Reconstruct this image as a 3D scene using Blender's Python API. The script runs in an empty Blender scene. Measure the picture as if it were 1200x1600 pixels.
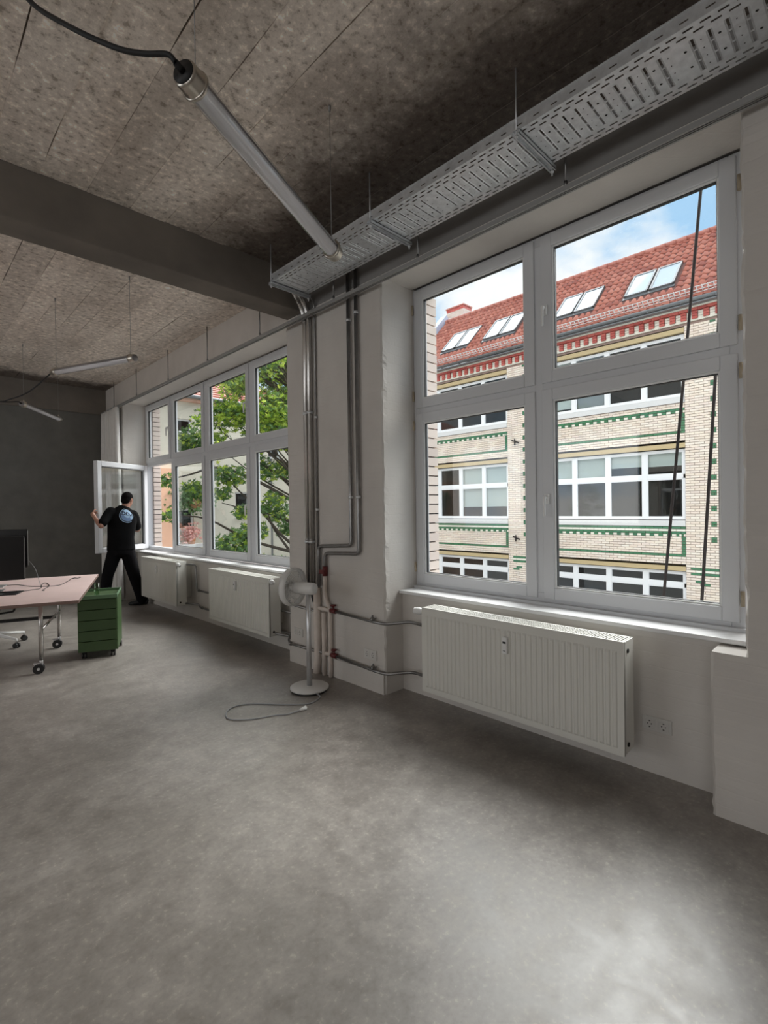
import bpy, bmesh, math, random
from math import sin, cos, pi, radians
from mathutils import Vector, Matrix, noise
random.seed(7)
SC = bpy.context.scene
COL = SC.collection

# ------------------------------------------------------------------ camera
F_PX, YAW, PITCH, ROLL, CAM_H = 778.65, 0.777694, -0.006764, -0.0132965, 1.5
_cy, _sy, _cp, _sp = cos(YAW), sin(YAW), cos(PITCH), sin(PITCH)
_f = Vector((_sy*_cp, _cy*_cp, _sp)); _r = Vector((_cy, -_sy, 0)); _u = _r.cross(_f)
_R = cos(ROLL)*_r + sin(ROLL)*_u
_U = -sin(ROLL)*_r + cos(ROLL)*_u
cd = bpy.data.cameras.new('camera'); cam = bpy.data.objects.new('camera', cd); COL.objects.link(cam)
cd.sensor_fit = 'HORIZONTAL'; cd.sensor_width = 36.0; cd.lens = F_PX/1200*36; cd.clip_start = .05; cd.clip_end = 300
mw = Matrix.Identity(4)
for i in range(3):
    mw[i][0] = _R[i]; mw[i][1] = _U[i]; mw[i][2] = -_f[i]
mw[2][3] = CAM_H
cam.matrix_world = mw
SC.camera = cam

# ------------------------------------------------------------------ sky, sun, exposure
SC.view_settings.view_transform = 'Standard'; SC.view_settings.look = 'None'
SC.view_settings.gamma = 1.0; SC.view_settings.use_curve_mapping = False
SC.view_settings.exposure = 0.2
W = bpy.data.worlds.new('sky'); SC.world = W; W.use_nodes = True
nt = W.node_tree; nt.nodes.clear()
def nd(t, tree, **kw):
    n = tree.nodes.new(t)
    for k, v in kw.items(): setattr(n, k, v)
    return n
SKY_STRENGTH = 1.0
tc = nd('ShaderNodeTexCoord', nt)
mp = nd('ShaderNodeMapping', nt); mp.inputs['Scale'].default_value = (1, 1, 1.7); mp.inputs['Location'].default_value = (7.7, 2.2, 5.4)
nz = nd('ShaderNodeTexNoise', nt); nz.inputs['Scale'].default_value = 3.2; nz.inputs['Detail'].default_value = 8; nz.inputs['Roughness'].default_value = .55
cr = nd('ShaderNodeValToRGB', nt)
cr.color_ramp.elements[0].position = .42; cr.color_ramp.elements[0].color = (.40, .64, .90, 1)
cr.color_ramp.elements[1].position = .56; cr.color_ramp.elements[1].color = (1.0, 1.0, 1.0, 1)
e = cr.color_ramp.elements.new(.49); e.color = (.74, .84, .95, 1)
bg = nd('ShaderNodeBackground', nt); bg.inputs['Strength'].default_value = SKY_STRENGTH
wo = nd('ShaderNodeOutputWorld', nt)
L = nt.links.new
L(tc.outputs['Generated'], mp.inputs['Vector']); L(mp.outputs[0], nz.inputs['Vector']); L(nz.outputs[0], cr.inputs[0])
L(cr.outputs[0], bg.inputs[0]); L(bg.outputs[0], wo.inputs[0])

def soft_sun(name, direction, energy, angle, colr, loc):
    """sun lamp with a wide disc: the hazy sun and its added fills"""
    sd = bpy.data.lights.new(name, 'SUN'); o = bpy.data.objects.new(name, sd); COL.objects.link(o)
    sd.energy = energy; sd.angle = radians(angle); sd.color = colr
    o.rotation_euler = Vector(direction).to_track_quat('-Z', 'Y').to_euler(); o.location = loc
soft_sun('sun_fill', (-.62, -.50, -.60), 3.2, 50, (1, .99, .98), (16, 14, 16))      # added sun lamp, lifts the floor light from farther up the courtyard
soft_sun('hazy_sun', (-.68, .12, -.66), 6.2, 46, (1, .985, .965), (14, 4, 16))      # over the brick building's roof, into the loft
soft_sun('sun_fill', (.62, .12, -.72), 1.7, 70, (1, .97, .93), (-8, 0, 16))      # added sun lamp over the loft's own roof, brightens the courtyard

# unseen area lamps added at the left wall's openings to lift the room light
def area(name, loc, direction, sx, sy, energy, colr=(1, .97, .93)):
    ld = bpy.data.lights.new(name, 'AREA'); o = bpy.data.objects.new(name, ld); COL.objects.link(o)
    ld.shape = 'RECTANGLE'; ld.size = sx; ld.size_y = sy; ld.energy = energy; ld.color = colr
    o.location = loc; o.rotation_euler = Vector(direction).to_track_quat('-Z', 'Z').to_euler()
    return o
LEFT_E = 20
for k, yy in enumerate((-3.0, 0.2, 5.2, 8.2)):
    area('left_fill', (-5.75, yy, 2.1), (1, 0, 0), 2.0, 2.3, LEFT_E)

# ------------------------------------------------------------------ helpers
ORG = {}
def setprops(o, label=None, cat=None, group=None, kind=None):
    if label: o['label'] = label
    if cat: o['category'] = cat
    if group: o['group'] = group
    if kind: o['kind'] = kind
    return o
def thing(name, loc, label=None, cat=None, group=None, kind=None):
    o = bpy.data.objects.new(name, None); COL.objects.link(o); o.location = loc
    o.empty_display_size = .1
    ORG[o.name] = Vector(loc)
    return setprops(o, label, cat, group, kind)

class MB:
    """collects boxes, tubes, lofts; build() links them as one mesh object"""
    def __init__(s, xf=None):
        s.v = []; s.f = []; s.m = []; s.sm = []; s.xf = xf; s.mi = 0
    def pt(s, p):
        p = Vector(p)
        if s.xf:
            ox, oy, oz, a = s.xf
            p = Vector((ox + p.x*cos(a) - p.y*sin(a), oy + p.x*sin(a) + p.y*cos(a), oz + p.z))
        s.v.append(p); return len(s.v)-1
    def face(s, idx, smooth=False):
        s.f.append(tuple(idx)); s.m.append(s.mi); s.sm.append(smooth)
    def box(s, x0, x1, y0, y1, z0, z1):
        if x1 < x0: x0, x1 = x1, x0
        if y1 < y0: y0, y1 = y1, y0
        if z1 < z0: z0, z1 = z1, z0
        i = [s.pt(p) for p in ((x0,y0,z0),(x1,y0,z0),(x1,y1,z0),(x0,y1,z0),(x0,y0,z1),(x1,y0,z1),(x1,y1,z1),(x0,y1,z1))]
        for q in ((3,2,1,0),(4,5,6,7),(0,1,5,4),(1,2,6,5),(2,3,7,6),(3,0,4,7)): s.face([i[k] for k in q])
        return s
    def quad(s, a, b, c, d, smooth=False):
        s.face([s.pt(p) for p in (a, b, c, d)], smooth); return s
    def tube(s, pts, r, n=10, cap=True, closed=False):
        pts = [Vector(p) for p in pts]; rs = r if isinstance(r, (list, tuple)) else [r]*len(pts)
        N = len(pts); rings = []; prev = None
        for k, p in enumerate(pts):
            a = pts[k-1] if (k > 0 or closed) else p; b = pts[(k+1) % N] if (k < N-1 or closed) else p
            t = (b-a)
            if t.length < 1e-9: t = Vector((0,0,1))
            t.normalize()
            if prev is None:
                ref = Vector((0,0,1)) if abs(t.z) < .9 else Vector((1,0,0))
                x = t.cross(ref).normalized()
            else:
                x = (prev - t*prev.dot(t))
                x = x.normalized() if x.length > 1e-6 else t.orthogonal().normalized()
            prev = x; y = t.cross(x)
            rings.append([s.pt(p + rs[k]*(cos(2*pi*j/n)*x + sin(2*pi*j/n)*y)) for j in range(n)])
        for k in range(N if closed else N-1):
            A, B = rings[k], rings[(k+1) % N]
            for j in range(n): s.face((A[j], A[(j+1)%n], B[(j+1)%n], B[j]), True)
        if cap and not closed:
            s.face(list(reversed(rings[0]))); s.face(rings[-1])
        return s
    def lathe(s, prof, c, axis=(0,0,1), n=24):
        """prof: (radius, height along axis)"""
        ax = Vector(axis).normalized(); x = ax.orthogonal().normalized(); y = ax.cross(x); c = Vector(c)
        rings = []
        for r, h in prof:
            if r < 1e-6: rings.append([s.pt(c + ax*h)])
            else: rings.append([s.pt(c + ax*h + r*(cos(2*pi*j/n)*x + sin(2*pi*j/n)*y)) for j in range(n)])
        for k in range(len(rings)-1):
            A, B = rings[k], rings[k+1]
            for j in range(n):
                if len(A) == 1 and len(B) == 1: continue
                if len(A) == 1: s.face((A[0], B[(j+1)%n], B[j]), True)
                elif len(B) == 1: s.face((A[j], A[(j+1)%n], B[0]), True)
                else: s.face((A[j], A[(j+1)%n], B[(j+1)%n], B[j]), True)
        return s
    def build(s, name, mats, parent=None, bevel=0, mods=None, label=None, cat=None, group=None, kind=None, base=None, solid=0, angle=True):
        if not isinstance(mats, (list, tuple)): mats = [mats]
        me = bpy.data.meshes.new(name)
        org = ORG[parent.name] if parent else (Vector(base) if base else Vector((0,0,0)))
        me.from_pydata([tuple(p-org) for p in s.v], [], s.f)
        for m in mats: me.materials.append(m)
        me.polygons.foreach_set('material_index', s.m)
        me.polygons.foreach_set('use_smooth', s.sm)
        me.update()
        o = bpy.data.objects.new(name, me); COL.objects.link(o)
        if parent: o.parent = parent
        else: o.location = org
        ORG[o.name] = org
        if solid:
            md = o.modifiers.new('solid', 'SOLIDIFY'); md.thickness = solid; md.offset = 0
        if bevel:
            md = o.modifiers.new('bevel', 'BEVEL'); md.width = bevel; md.segments = 2; md.limit_method = 'ANGLE'
        return setprops(o, label, cat, group, kind)

def circ_path(pts, rad=.04, n=5):
    """polyline with rounded corners"""
    pts = [Vector(p) for p in pts]; out = [pts[0]]
    for k in range(1, len(pts)-1):
        a, b, c = pts[k-1], pts[k], pts[k+1]
        d1 = (a-b); d2 = (c-b); r = min(rad, d1.length*.45, d2.length*.45)
        p0 = b + d1.normalized()*r; p1 = b + d2.normalized()*r
        for j in range(n+1):
            t = j/n; out.append((1-t)**2*p0 + 2*t*(1-t)*b + t*t*p1)
    out.append(pts[-1]); return out
def spline(pts, n=8):
    pts = [Vector(p) for p in pts]; P = [2*pts[0]-pts[1]] + pts + [2*pts[-1]-pts[-2]]; out = []
    for k in range(1, len(P)-2):
        p0, p1, p2, p3 = P[k-1:k+3]
        for j in range(n):
            t = j/n
            out.append(.5*((2*p1) + (p2-p0)*t + (2*p0-5*p1+4*p2-p3)*t*t + (3*p1-p0-3*p2+p3)*t**3))
    out.append(pts[-1]); return out

# ------------------------------------------------------------------ materials
def base_mat(name):
    m = bpy.data.materials.new(name); m.use_nodes = True
    t = m.node_tree; return m, t, t.nodes['Principled BSDF']
def ramp(t, src, stops):
    c = nd('ShaderNodeValToRGB', t); el = c.color_ramp.elements
    while len(el) < len(stops): el.new(.5)
    for q, (p, col) in zip(el, stops):
        q.position = p; q.color = (*col, 1) if len(col) == 3 else col
    t.links.new(src, c.inputs[0]); return c
def noise_n(t, scale, detail=4, rough=.55, coord='Object', stretch=None, dist=0):
    c = nd('ShaderNodeTexCoord', t); n = nd('ShaderNodeTexNoise', t)
    n.inputs['Scale'].default_value = scale; n.inputs['Detail'].default_value = detail
    n.inputs['Roughness'].default_value = rough; n.inputs['Distortion'].default_value = dist
    if stretch:
        mpn = nd('ShaderNodeMapping', t); mpn.inputs['Scale'].default_value = stretch
        t.links.new(c.outputs[coord], mpn.inputs[0]); t.links.new(mpn.outputs[0], n.inputs['Vector'])
    else: t.links.new(c.outputs[coord], n.inputs['Vector'])
    return n
def bump(t, p, src, strength=.3, dist=.01, prev=None):
    b = nd('ShaderNodeBump', t); b.inputs['Strength'].default_value = strength; b.inputs['Distance'].default_value = dist
    t.links.new(src, b.inputs['Height'])
    if prev: t.links.new(prev.outputs[0], b.inputs['Normal'])
    t.links.new(b.outputs[0], p.inputs['Normal']); return b
def mat(name, col, rough=.5, metal=0, var=0.0, scale=8, bmp=0, bscale=60, bdist=.005, spec=None, stretch=None):
    m, t, p = base_mat(name)
    p.inputs['Roughness'].default_value = rough; p.inputs['Metallic'].default_value = metal
    if spec is not None: p.inputs['Specular IOR Level'].default_value = spec
    if var > 0:
        n = noise_n(t, scale, 5, stretch=stretch)
        lo = tuple(max(0, c*(1-var)) for c in col); hi = tuple(min(1, c*(1+var)) for c in col)
        r = ramp(t, n.outputs[0], [(.3, lo), (.7, hi)]); t.links.new(r.outputs[0], p.inputs['Base Color'])
    else: p.inputs['Base Color'].default_value = (*col, 1)
    if bmp: bump(t, p, noise_n(t, bscale, 4).outputs[0], bmp, bdist)
    return m
def island_mat(name, cols, rough=.5, metal=0, var_noise=0, spec=None, trans=0):
    """colour picked per loose piece (brick, tile, leaf)"""
    m, t, p = base_mat(name)
    g = nd('ShaderNodeNewGeometry', t)
    oi = nd('ShaderNodeObjectInfo', t)
    a = nd('ShaderNodeMath', t, operation='ADD'); fr = nd('ShaderNodeMath', t, operation='FRACT')
    t.links.new(g.outputs['Random Per Island'], a.inputs[0]); t.links.new(oi.outputs['Random'], a.inputs[1]); t.links.new(a.outputs[0], fr.inputs[0])
    n = len(cols)
    r = ramp(t, fr.outputs[0], [(i/max(1, n-1), c) for i, c in enumerate(cols)])
    t.links.new(r.outputs[0], p.inputs['Base Color'])
    p.inputs['Roughness'].default_value = rough; p.inputs['Metallic'].default_value = metal
    if spec is not None: p.inputs['Specular IOR Level'].default_value = spec
    if trans:
        tr = nd('ShaderNodeBsdfTranslucent', t); mx = nd('ShaderNodeMixShader', t); mx.inputs[0].default_value = trans
        t.links.new(r.outputs[0], tr.inputs[0]); out = t.nodes['Material Output']
        t.links.new(p.outputs[0], mx.inputs[1]); t.links.new(tr.outputs[0], mx.inputs[2]); t.links.new(mx.outputs[0], out.inputs[0])
    return m
def glass_mat(name, tint=(.97, .985, .98), refl=1.0):
    m = bpy.data.materials.new(name); m.use_nodes = True; t = m.node_tree; t.nodes.clear()
    tr = nd('ShaderNodeBsdfTransparent', t); tr.inputs[0].default_value = (*tint, 1)
    gl = nd('ShaderNodeBsdfGlossy', t); gl.inputs['Roughness'].default_value = .005
    # same reflectance from both faces of the sheet
    ge = nd('ShaderNodeNewGeometry', t); io = nd('ShaderNodeMapRange', t)
    io.inputs[3].default_value = 1.5; io.inputs[4].default_value = 1/1.5; t.links.new(ge.outputs['Backfacing'], io.inputs[0])
    fr = nd('ShaderNodeFresnel', t); t.links.new(io.outputs[0], fr.inputs[0])
    mu = nd('ShaderNodeMath', t, operation='MULTIPLY'); mu.inputs[1].default_value = refl
    mx = nd('ShaderNodeMixShader', t); o = nd('ShaderNodeOutputMaterial', t)
    t.links.new(fr.outputs[0], mu.inputs[0]); t.links.new(mu.outputs[0], mx.inputs[0])
    t.links.new(tr.outputs[0], mx.inputs[1]); t.links.new(gl.outputs[0], mx.inputs[2]); t.links.new(mx.outputs[0], o.inputs[0])
    return m

def wall_paint():
    m, t, p = base_mat('painted_brick')
    c = nd('ShaderNodeTexCoord', t)
    n = noise_n(t, 2.2, 6)
    r = ramp(t, n.outputs[0], [(.3, (.575, .54, .505)), (.7, (.655, .62, .58))]); t.links.new(r.outputs[0], p.inputs['Base Color'])
    p.inputs['Roughness'].default_value = .75
    sp = nd('ShaderNodeSeparateXYZ', t); cb = nd('ShaderNodeCombineXYZ', t); ad = nd('ShaderNodeMath', t, operation='ADD')
    t.links.new(c.outputs['Object'], sp.inputs[0]); t.links.new(sp.outputs[0], ad.inputs[0]); t.links.new(sp.outputs[1], ad.inputs[1])
    nw = noise_n(t, 9, 3); mw_ = nd('ShaderNodeMath', t, operation='MULTIPLY_ADD'); mw_.inputs[1].default_value = .03
    t.links.new(nw.outputs[0], mw_.inputs[0]); t.links.new(sp.outputs[2], mw_.inputs[2])
    t.links.new(ad.outputs[0], cb.inputs[0]); t.links.new(mw_.outputs[0], cb.inputs[1])
    bk = nd('ShaderNodeTexBrick', t); bk.inputs['Scale'].default_value = 1; bk.inputs['Mortar Size'].default_value = .006
    bk.inputs['Mortar Smooth'].default_value = 1; bk.inputs['Brick Width'].default_value = .25; bk.inputs['Row Height'].default_value = .077
    bk.inputs['Color1'].default_value = (1, 1, 1, 1); bk.inputs['Color2'].default_value = (.86, .86, .86, 1); bk.inputs['Mortar'].default_value = (.45, .45, .45, 1)
    t.links.new(cb.outputs[0], bk.inputs[0])
    b1 = bump(t, p, bk.outputs[0], .16, .006)
    bump(t, p, noise_n(t, 45, 5).outputs[0], .22, .006, b1)
    return m
def ceiling_mat(name='board_marked_concrete'):
    m, t, p = base_mat(name); p.inputs['Roughness'].default_value = .9
    c = nd('ShaderNodeTexCoord', t)
    n1 = noise_n(t, 1.6, 7, .62, 'Object', (1.5, .7, 1)); n2 = noise_n(t, 20, 6, .68); n3 = noise_n(t, 60, 4, .7)
    r1 = ramp(t, n1.outputs[0], [(.3, (.58, .51, .445)), (.52, (.78, .71, .64)), (.72, (.88, .82, .75))])
    r2 = ramp(t, n2.outputs[0], [(.36, (.48, .44, .40)), (.44, (.90, .88, .86)), (.56, (1.06, 1.05, 1.04)), (.66, (1.6, 1.6, 1.58))])
    mx = nd('ShaderNodeMix', t, data_type='RGBA', blend_type='MULTIPLY'); mx.inputs[0].default_value = .9
    t.links.new(r1.outputs[0], mx.inputs[6]); t.links.new(r2.outputs[0], mx.inputs[7])
    oi = nd('ShaderNodeObjectInfo', t); rr = ramp(t, oi.outputs['Random'], [(0, (.88, .87, .86)), (1, (1.06, 1.05, 1.04))])
    m2 = nd('ShaderNodeMix', t, data_type='RGBA', blend_type='MULTIPLY'); m2.inputs[0].default_value = 1
    t.links.new(mx.outputs[2], m2.inputs[6]); t.links.new(rr.outputs[0], m2.inputs[7])
    # soot and painted-in shade along the window wall and a damp stain at the back wall
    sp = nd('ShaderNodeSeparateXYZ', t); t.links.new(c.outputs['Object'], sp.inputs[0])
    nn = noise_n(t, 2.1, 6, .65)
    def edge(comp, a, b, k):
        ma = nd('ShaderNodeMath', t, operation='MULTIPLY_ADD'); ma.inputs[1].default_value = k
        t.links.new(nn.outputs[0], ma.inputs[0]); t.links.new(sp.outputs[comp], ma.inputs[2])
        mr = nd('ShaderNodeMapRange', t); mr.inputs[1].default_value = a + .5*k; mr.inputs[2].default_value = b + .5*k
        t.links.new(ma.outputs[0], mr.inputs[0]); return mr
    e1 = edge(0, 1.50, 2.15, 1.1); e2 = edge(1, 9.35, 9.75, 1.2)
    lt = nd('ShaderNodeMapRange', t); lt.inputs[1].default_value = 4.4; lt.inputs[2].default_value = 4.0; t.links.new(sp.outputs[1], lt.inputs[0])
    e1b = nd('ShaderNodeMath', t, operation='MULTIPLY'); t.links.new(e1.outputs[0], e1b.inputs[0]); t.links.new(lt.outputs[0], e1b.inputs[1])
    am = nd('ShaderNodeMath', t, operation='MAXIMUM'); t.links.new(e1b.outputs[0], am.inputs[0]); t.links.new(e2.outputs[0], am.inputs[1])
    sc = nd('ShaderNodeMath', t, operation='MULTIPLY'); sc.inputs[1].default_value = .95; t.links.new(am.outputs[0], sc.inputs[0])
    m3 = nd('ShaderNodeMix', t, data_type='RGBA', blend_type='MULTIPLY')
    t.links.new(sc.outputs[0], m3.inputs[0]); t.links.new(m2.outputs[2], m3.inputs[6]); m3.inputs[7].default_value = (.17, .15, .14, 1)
    t.links.new(m3.outputs[2], p.inputs['Base Color'])
    b = bump(t, p, n2.outputs[0], .55, .012); bump(t, p, n3.outputs[0], .3, .004, b)
    return m
def floor_mat():
    m, t, p = base_mat('screed_floor')
    n1 = noise_n(t, 1.1, 8, .66, dist=.5); n2 = noise_n(t, 9, 7, .6, dist=.3); n3 = noise_n(t, 42, 7, .62)
    r1 = ramp(t, n1.outputs[0], [(.3, (.215, .193, .172)), (.5, (.278, .252, .228)), (.7, (.36, .332, .303))])
    r2 = ramp(t, n2.outputs[0], [(.30, (.80, .79, .78)), (.5, (1, 1, 1)), (.70, (1.20, 1.20, 1.19))])
    r3 = ramp(t, n3.outputs[0], [(.38, (.86, .86, .86)), (.50, (1, 1, 1)), (.58, (1.02, 1.02, 1.02)), (.66, (1.42, 1.40, 1.36))])
    mx = nd('ShaderNodeMix', t, data_type='RGBA', blend_type='MULTIPLY'); mx.inputs[0].default_value = 1
    t.links.new(r1.outputs[0], mx.inputs[6]); t.links.new(r2.outputs[0], mx.inputs[7])
    m2 = nd('ShaderNodeMix', t, data_type='RGBA', blend_type='MULTIPLY'); m2.inputs[0].default_value = .8
    t.links.new(mx.outputs[2], m2.inputs[6]); t.links.new(r3.outputs[0], m2.inputs[7])
    t.links.new(m2.outputs[2], p.inputs['Base Color'])
    rr = nd('ShaderNodeMapRange', t); rr.inputs[1].default_value = .3; rr.inputs[2].default_value = .7; rr.inputs[3].default_value = .36; rr.inputs[4].default_value = .50
    t.links.new(n2.outputs[0], rr.inputs[0]); t.links.new(rr.outputs[0], p.inputs['Roughness'])
    p.inputs['Specular IOR Level'].default_value = .95
    bump(t, p, noise_n(t, 150, 3).outputs[0], .05, .002)
    return m

M = {}
M['wall'] = wall_paint()
M['lintel'] = mat('lintel_dark', (.27, .26, .25), .85, var=.08, scale=3, bmp=.15, bscale=40)  # near bay lintel, toned darker than the far bay
M['lintel_left'] = mat('lintel_pale', (.62, .575, .53), .85, var=.06, scale=3, bmp=.15, bscale=40)
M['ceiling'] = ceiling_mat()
M['floor'] = floor_mat()
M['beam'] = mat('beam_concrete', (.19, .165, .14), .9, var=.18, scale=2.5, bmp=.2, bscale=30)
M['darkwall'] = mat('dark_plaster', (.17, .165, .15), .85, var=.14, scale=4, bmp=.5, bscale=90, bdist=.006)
M['pvc'] = mat('white_pvc', (.66, .67, .69), .35)
M['sill'] = mat('sill_white', (.78, .78, .78), .35)
M['gasket'] = mat('gasket', (.02, .02, .02), .6)
M['glass'] = glass_mat('window_glass')
M['rad'] = mat('radiator_enamel', (.70, .69, .64), .35)
M['white'] = mat('white_plastic', (.78, .78, .77), .35)
M['cream'] = mat('old_white_paint', (.70, .62, .56), .55, var=.08, scale=10)
M['galv'] = mat('galvanised', (.70, .72, .74), .45, .75, var=.12, scale=25)
M['steel'] = mat('dark_steel_pipe', (.30, .295, .29), .38, .9, var=.15, scale=12)
M['chrome'] = mat('chrome_conduit', (.62, .60, .58), .25, .95)
M['nickel'] = mat('nickel', (.55, .51, .45), .28, .95)
M['black'] = mat('black_plastic', (.012, .012, .013), .5)
M['blackcable'] = mat('black_cable', (.012, .012, .013), .6)
M['railgrey'] = mat('rail_grey', (.34, .335, .325), .45, .3)
M['red'] = mat('red_valve', (.13, .018, .018), .45)
M['socket'] = mat('socket_plastic', (.62, .60, .57), .4)
M['dark'] = mat('dark_hole', (.015, .015, .015), .8)
M['tube'] = glass_mat('lamp_tube_clear', (.985, .985, .99), 1.6)
M['opal'] = mat('lamp_diffuser', (.90, .90, .93), .25)
M['lampalu'] = mat('lamp_aluminium', (.30, .29, .30), .4, .6)
M['fan'] = mat('fan_white', (.72, .71, .69), .4)
M['fanclear'] = glass_mat('fan_blade_clear', (.72, .72, .71), 1.2)
M['cable_grey'] = mat('grey_cable', (.30, .30, .31), .5)
M['desk'] = mat('desk_pink_linoleum', (.82, .63, .60), .5, var=.04, scale=5)
M['deskedge'] = mat('desk_edge_wood', (.24, .155, .13), .55, var=.1, scale=12)
M['green'] = mat('green_lacquer', (.042, .085, .026), .45)
M['greenlip'] = mat('green_lacquer_rim', (.16, .28, .16), .35)
M['blueglass'] = glass_mat('pale_glass', (.80, .90, .80), 1.3)
M['screen'] = mat('screen_black', (.004, .004, .005), .28)
M['alu'] = mat('aluminium', (.70, .70, .71), .35, .8)
M['curtain'] = mat('curtain_linen', (.80, .78, .75), .9, var=.04, scale=20, bmp=.15, bscale=200)
M['skin'] = mat('skin', (.42, .215, .15), .55, var=.08, scale=25)
M['shirt'] = mat('black_cotton', (.004, .004, .0045), .9, bmp=.3, bscale=40, bdist=.01, spec=.15)
M['trouser'] = mat('black_twill', (.005, .0045, .006), .85, bmp=.3, bscale=40, bdist=.01, spec=.15)
M['hair'] = mat('black_hair', (.004, .003, .003), .85, bmp=.6, bscale=160, spec=.12)
M['shoe'] = mat('black_shoe', (.01, .01, .011), .5)
M['printblue'] = mat('print_pale_blue', (.42, .60, .80), .8)
M['printdark'] = mat('print_navy', (.03, .045, .09), .8)
M['printmid'] = mat('print_mid_blue', (.18, .28, .48), .8)
CREAM = [(.80, .66, .55), (.88, .77, .64), (.84, .70, .60), (.90, .81, .70), (.80, .66, .58)]
M['brick'] = island_mat('glazed_cream_brick', CREAM, .35)
M['brickwhite'] = island_mat('glazed_white_brick', [(.82, .78, .66), (.88, .85, .74)], .3)
M['brickgreen'] = island_mat('glazed_green_brick', [(.045, .16, .075), (.07, .22, .11), (.055, .18, .10)], .25)
M['brickred'] = island_mat('red_brick', [(.50, .09, .07), (.60, .14, .11), (.42, .07, .06)], .6)
M['mortar'] = mat('mortar', (.34, .235, .20), .9, var=.1, scale=10)
M['ownbrick'] = island_mat('pale_pink_brick', [(.66, .56, .50), (.74, .64, .57), (.62, .52, .47)], .7)
M['ownmortar'] = mat('dark_joint', (.12, .09, .08), .9)
M['tile'] = island_mat('clay_tile', [(.33, .085, .055), (.45, .14, .09), (.38, .11, .075), (.50, .18, .125), (.28, .07, .048)], .6)
M['roofbase'] = mat('roof_underlay', (.12, .04, .03), .8)
M['ridge'] = island_mat('ridge_clay', [(.42, .14, .10), (.55, .22, .17)], .6)
M['zinc'] = mat('zinc', (.20, .21, .22), .4, .5)
M['zincblue'] = mat('blue_grey_sheet', (.42, .47, .60), .5)
M['ochre'] = mat('ochre_lintel', (.55, .42, .23), .6)
M['stone'] = mat('light_stone', (.70, .69, .68), .6)
M['farframe'] = mat('far_window_white', (.86, .86, .87), .4)
M['room'] = mat('far_room_dark', (.035, .035, .035), .9)
M['blind'] = mat('roller_blind', (.82, .83, .79), .8, var=.03, scale=1.5)
M['blindgrey'] = mat('roller_blind_grey', (.42, .43, .45), .8)
M['blindred'] = mat('red_screen', (.22, .035, .03), .8)
M['farglass'] = glass_mat('far_glass', (.84, .87, .87), .8)
M['skylight'] = mat('skylight_glass', (.55, .62, .68), .05, 0, spec=1.0)
M['plaster'] = mat('cream_plaster', (.66, .62, .52), .9, var=.08, scale=.6)
M['orange'] = mat('orange_plaster', (.78, .47, .32), .9, var=.06, scale=.8)
M['ground'] = mat('courtyard_paving', (.36, .34, .31), .9, var=.1, scale=.5)
M['bark'] = mat('bark', (.055, .042, .03), .9, var=.2, scale=8)
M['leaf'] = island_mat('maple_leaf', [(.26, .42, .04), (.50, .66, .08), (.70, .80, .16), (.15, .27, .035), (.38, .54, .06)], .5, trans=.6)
M['leafdark'] = island_mat('dark_leaf', [(.05, .12, .03), (.09, .19, .05), (.13, .24, .06)], .5, trans=.3)  # darker green leaves, mixed into the crown and the planter
M['terracotta'] = mat('terracotta', (.52, .24, .12), .8)
M['pink'] = island_mat('pink_blossom', [(.78, .40, .35), (.80, .50, .46), (.70, .32, .28)], .7, trans=.2)
M['rope'] = mat('black_rope', (.025, .018, .018), .8)
M['brass'] = mat('beige_hinge', (.45, .38, .28), .5, .2)

# ------------------------------------------------------------------ room shell
S = 'structure'
MB().box(-6, 3.4, -6, 10.4, -.25, 0).build('floor', M['floor'], kind=S)
ce = thing('ceiling', (0, 0, 3.72), kind=S)
MB().box(-6, 3.4, -6, 10.4, 3.735, 4.0).build('ceiling_slab', M['beam'], ce)
rng = random.Random(3)
for ya, yb in ((-6, 3.895), (4.175, 10.08)):
    x = -6.0
    while x < 2.79:
        w = min(rng.uniform(.17, .29), 2.80-x)
        # long board imprint with ragged edges, a hair proud or sunk against its neighbour
        mb = MB(); dz = rng.uniform(-.003, .003); nseg = int((yb-ya)/.11); prev = None
        for k in range(nseg+1):
            y = ya + (yb-ya)*k/nseg
            gl = .0003 + max(0, noise.noise(Vector((x*7, y*1.6, 1.0)))-.05)*.010
            gr = .0003 + max(0, noise.noise(Vector(((x+w)*7, y*1.6, 5.0)))-.05)*.010
            z = 3.72 + dz + .002*noise.noise(Vector((x*3, y*2, 0)))
            row = [mb.pt((x+gl, y, z+.03)), mb.pt((x+gl, y, z)), mb.pt((x+w-gr, y, z)), mb.pt((x+w-gr, y, z+.03))]
            if prev:
                for a in range(3): mb.face((prev[a], prev[a+1], row[a+1], row[a]))
            prev = row
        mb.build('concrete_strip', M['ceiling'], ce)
        x += w
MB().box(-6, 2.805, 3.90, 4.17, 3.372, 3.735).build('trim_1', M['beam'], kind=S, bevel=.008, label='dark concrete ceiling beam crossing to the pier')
# back wall with its shallow beam
wb = thing('wall_back', (0, 10.1, 0), kind=S)
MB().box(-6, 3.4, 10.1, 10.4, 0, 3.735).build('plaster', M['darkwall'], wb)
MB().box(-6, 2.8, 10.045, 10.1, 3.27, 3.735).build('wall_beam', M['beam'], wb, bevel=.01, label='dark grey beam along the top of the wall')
MB().box(-6, 3.4, -6.2, -6, 0, 3.735).build('wall_front', M['wall'], kind=S)
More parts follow.
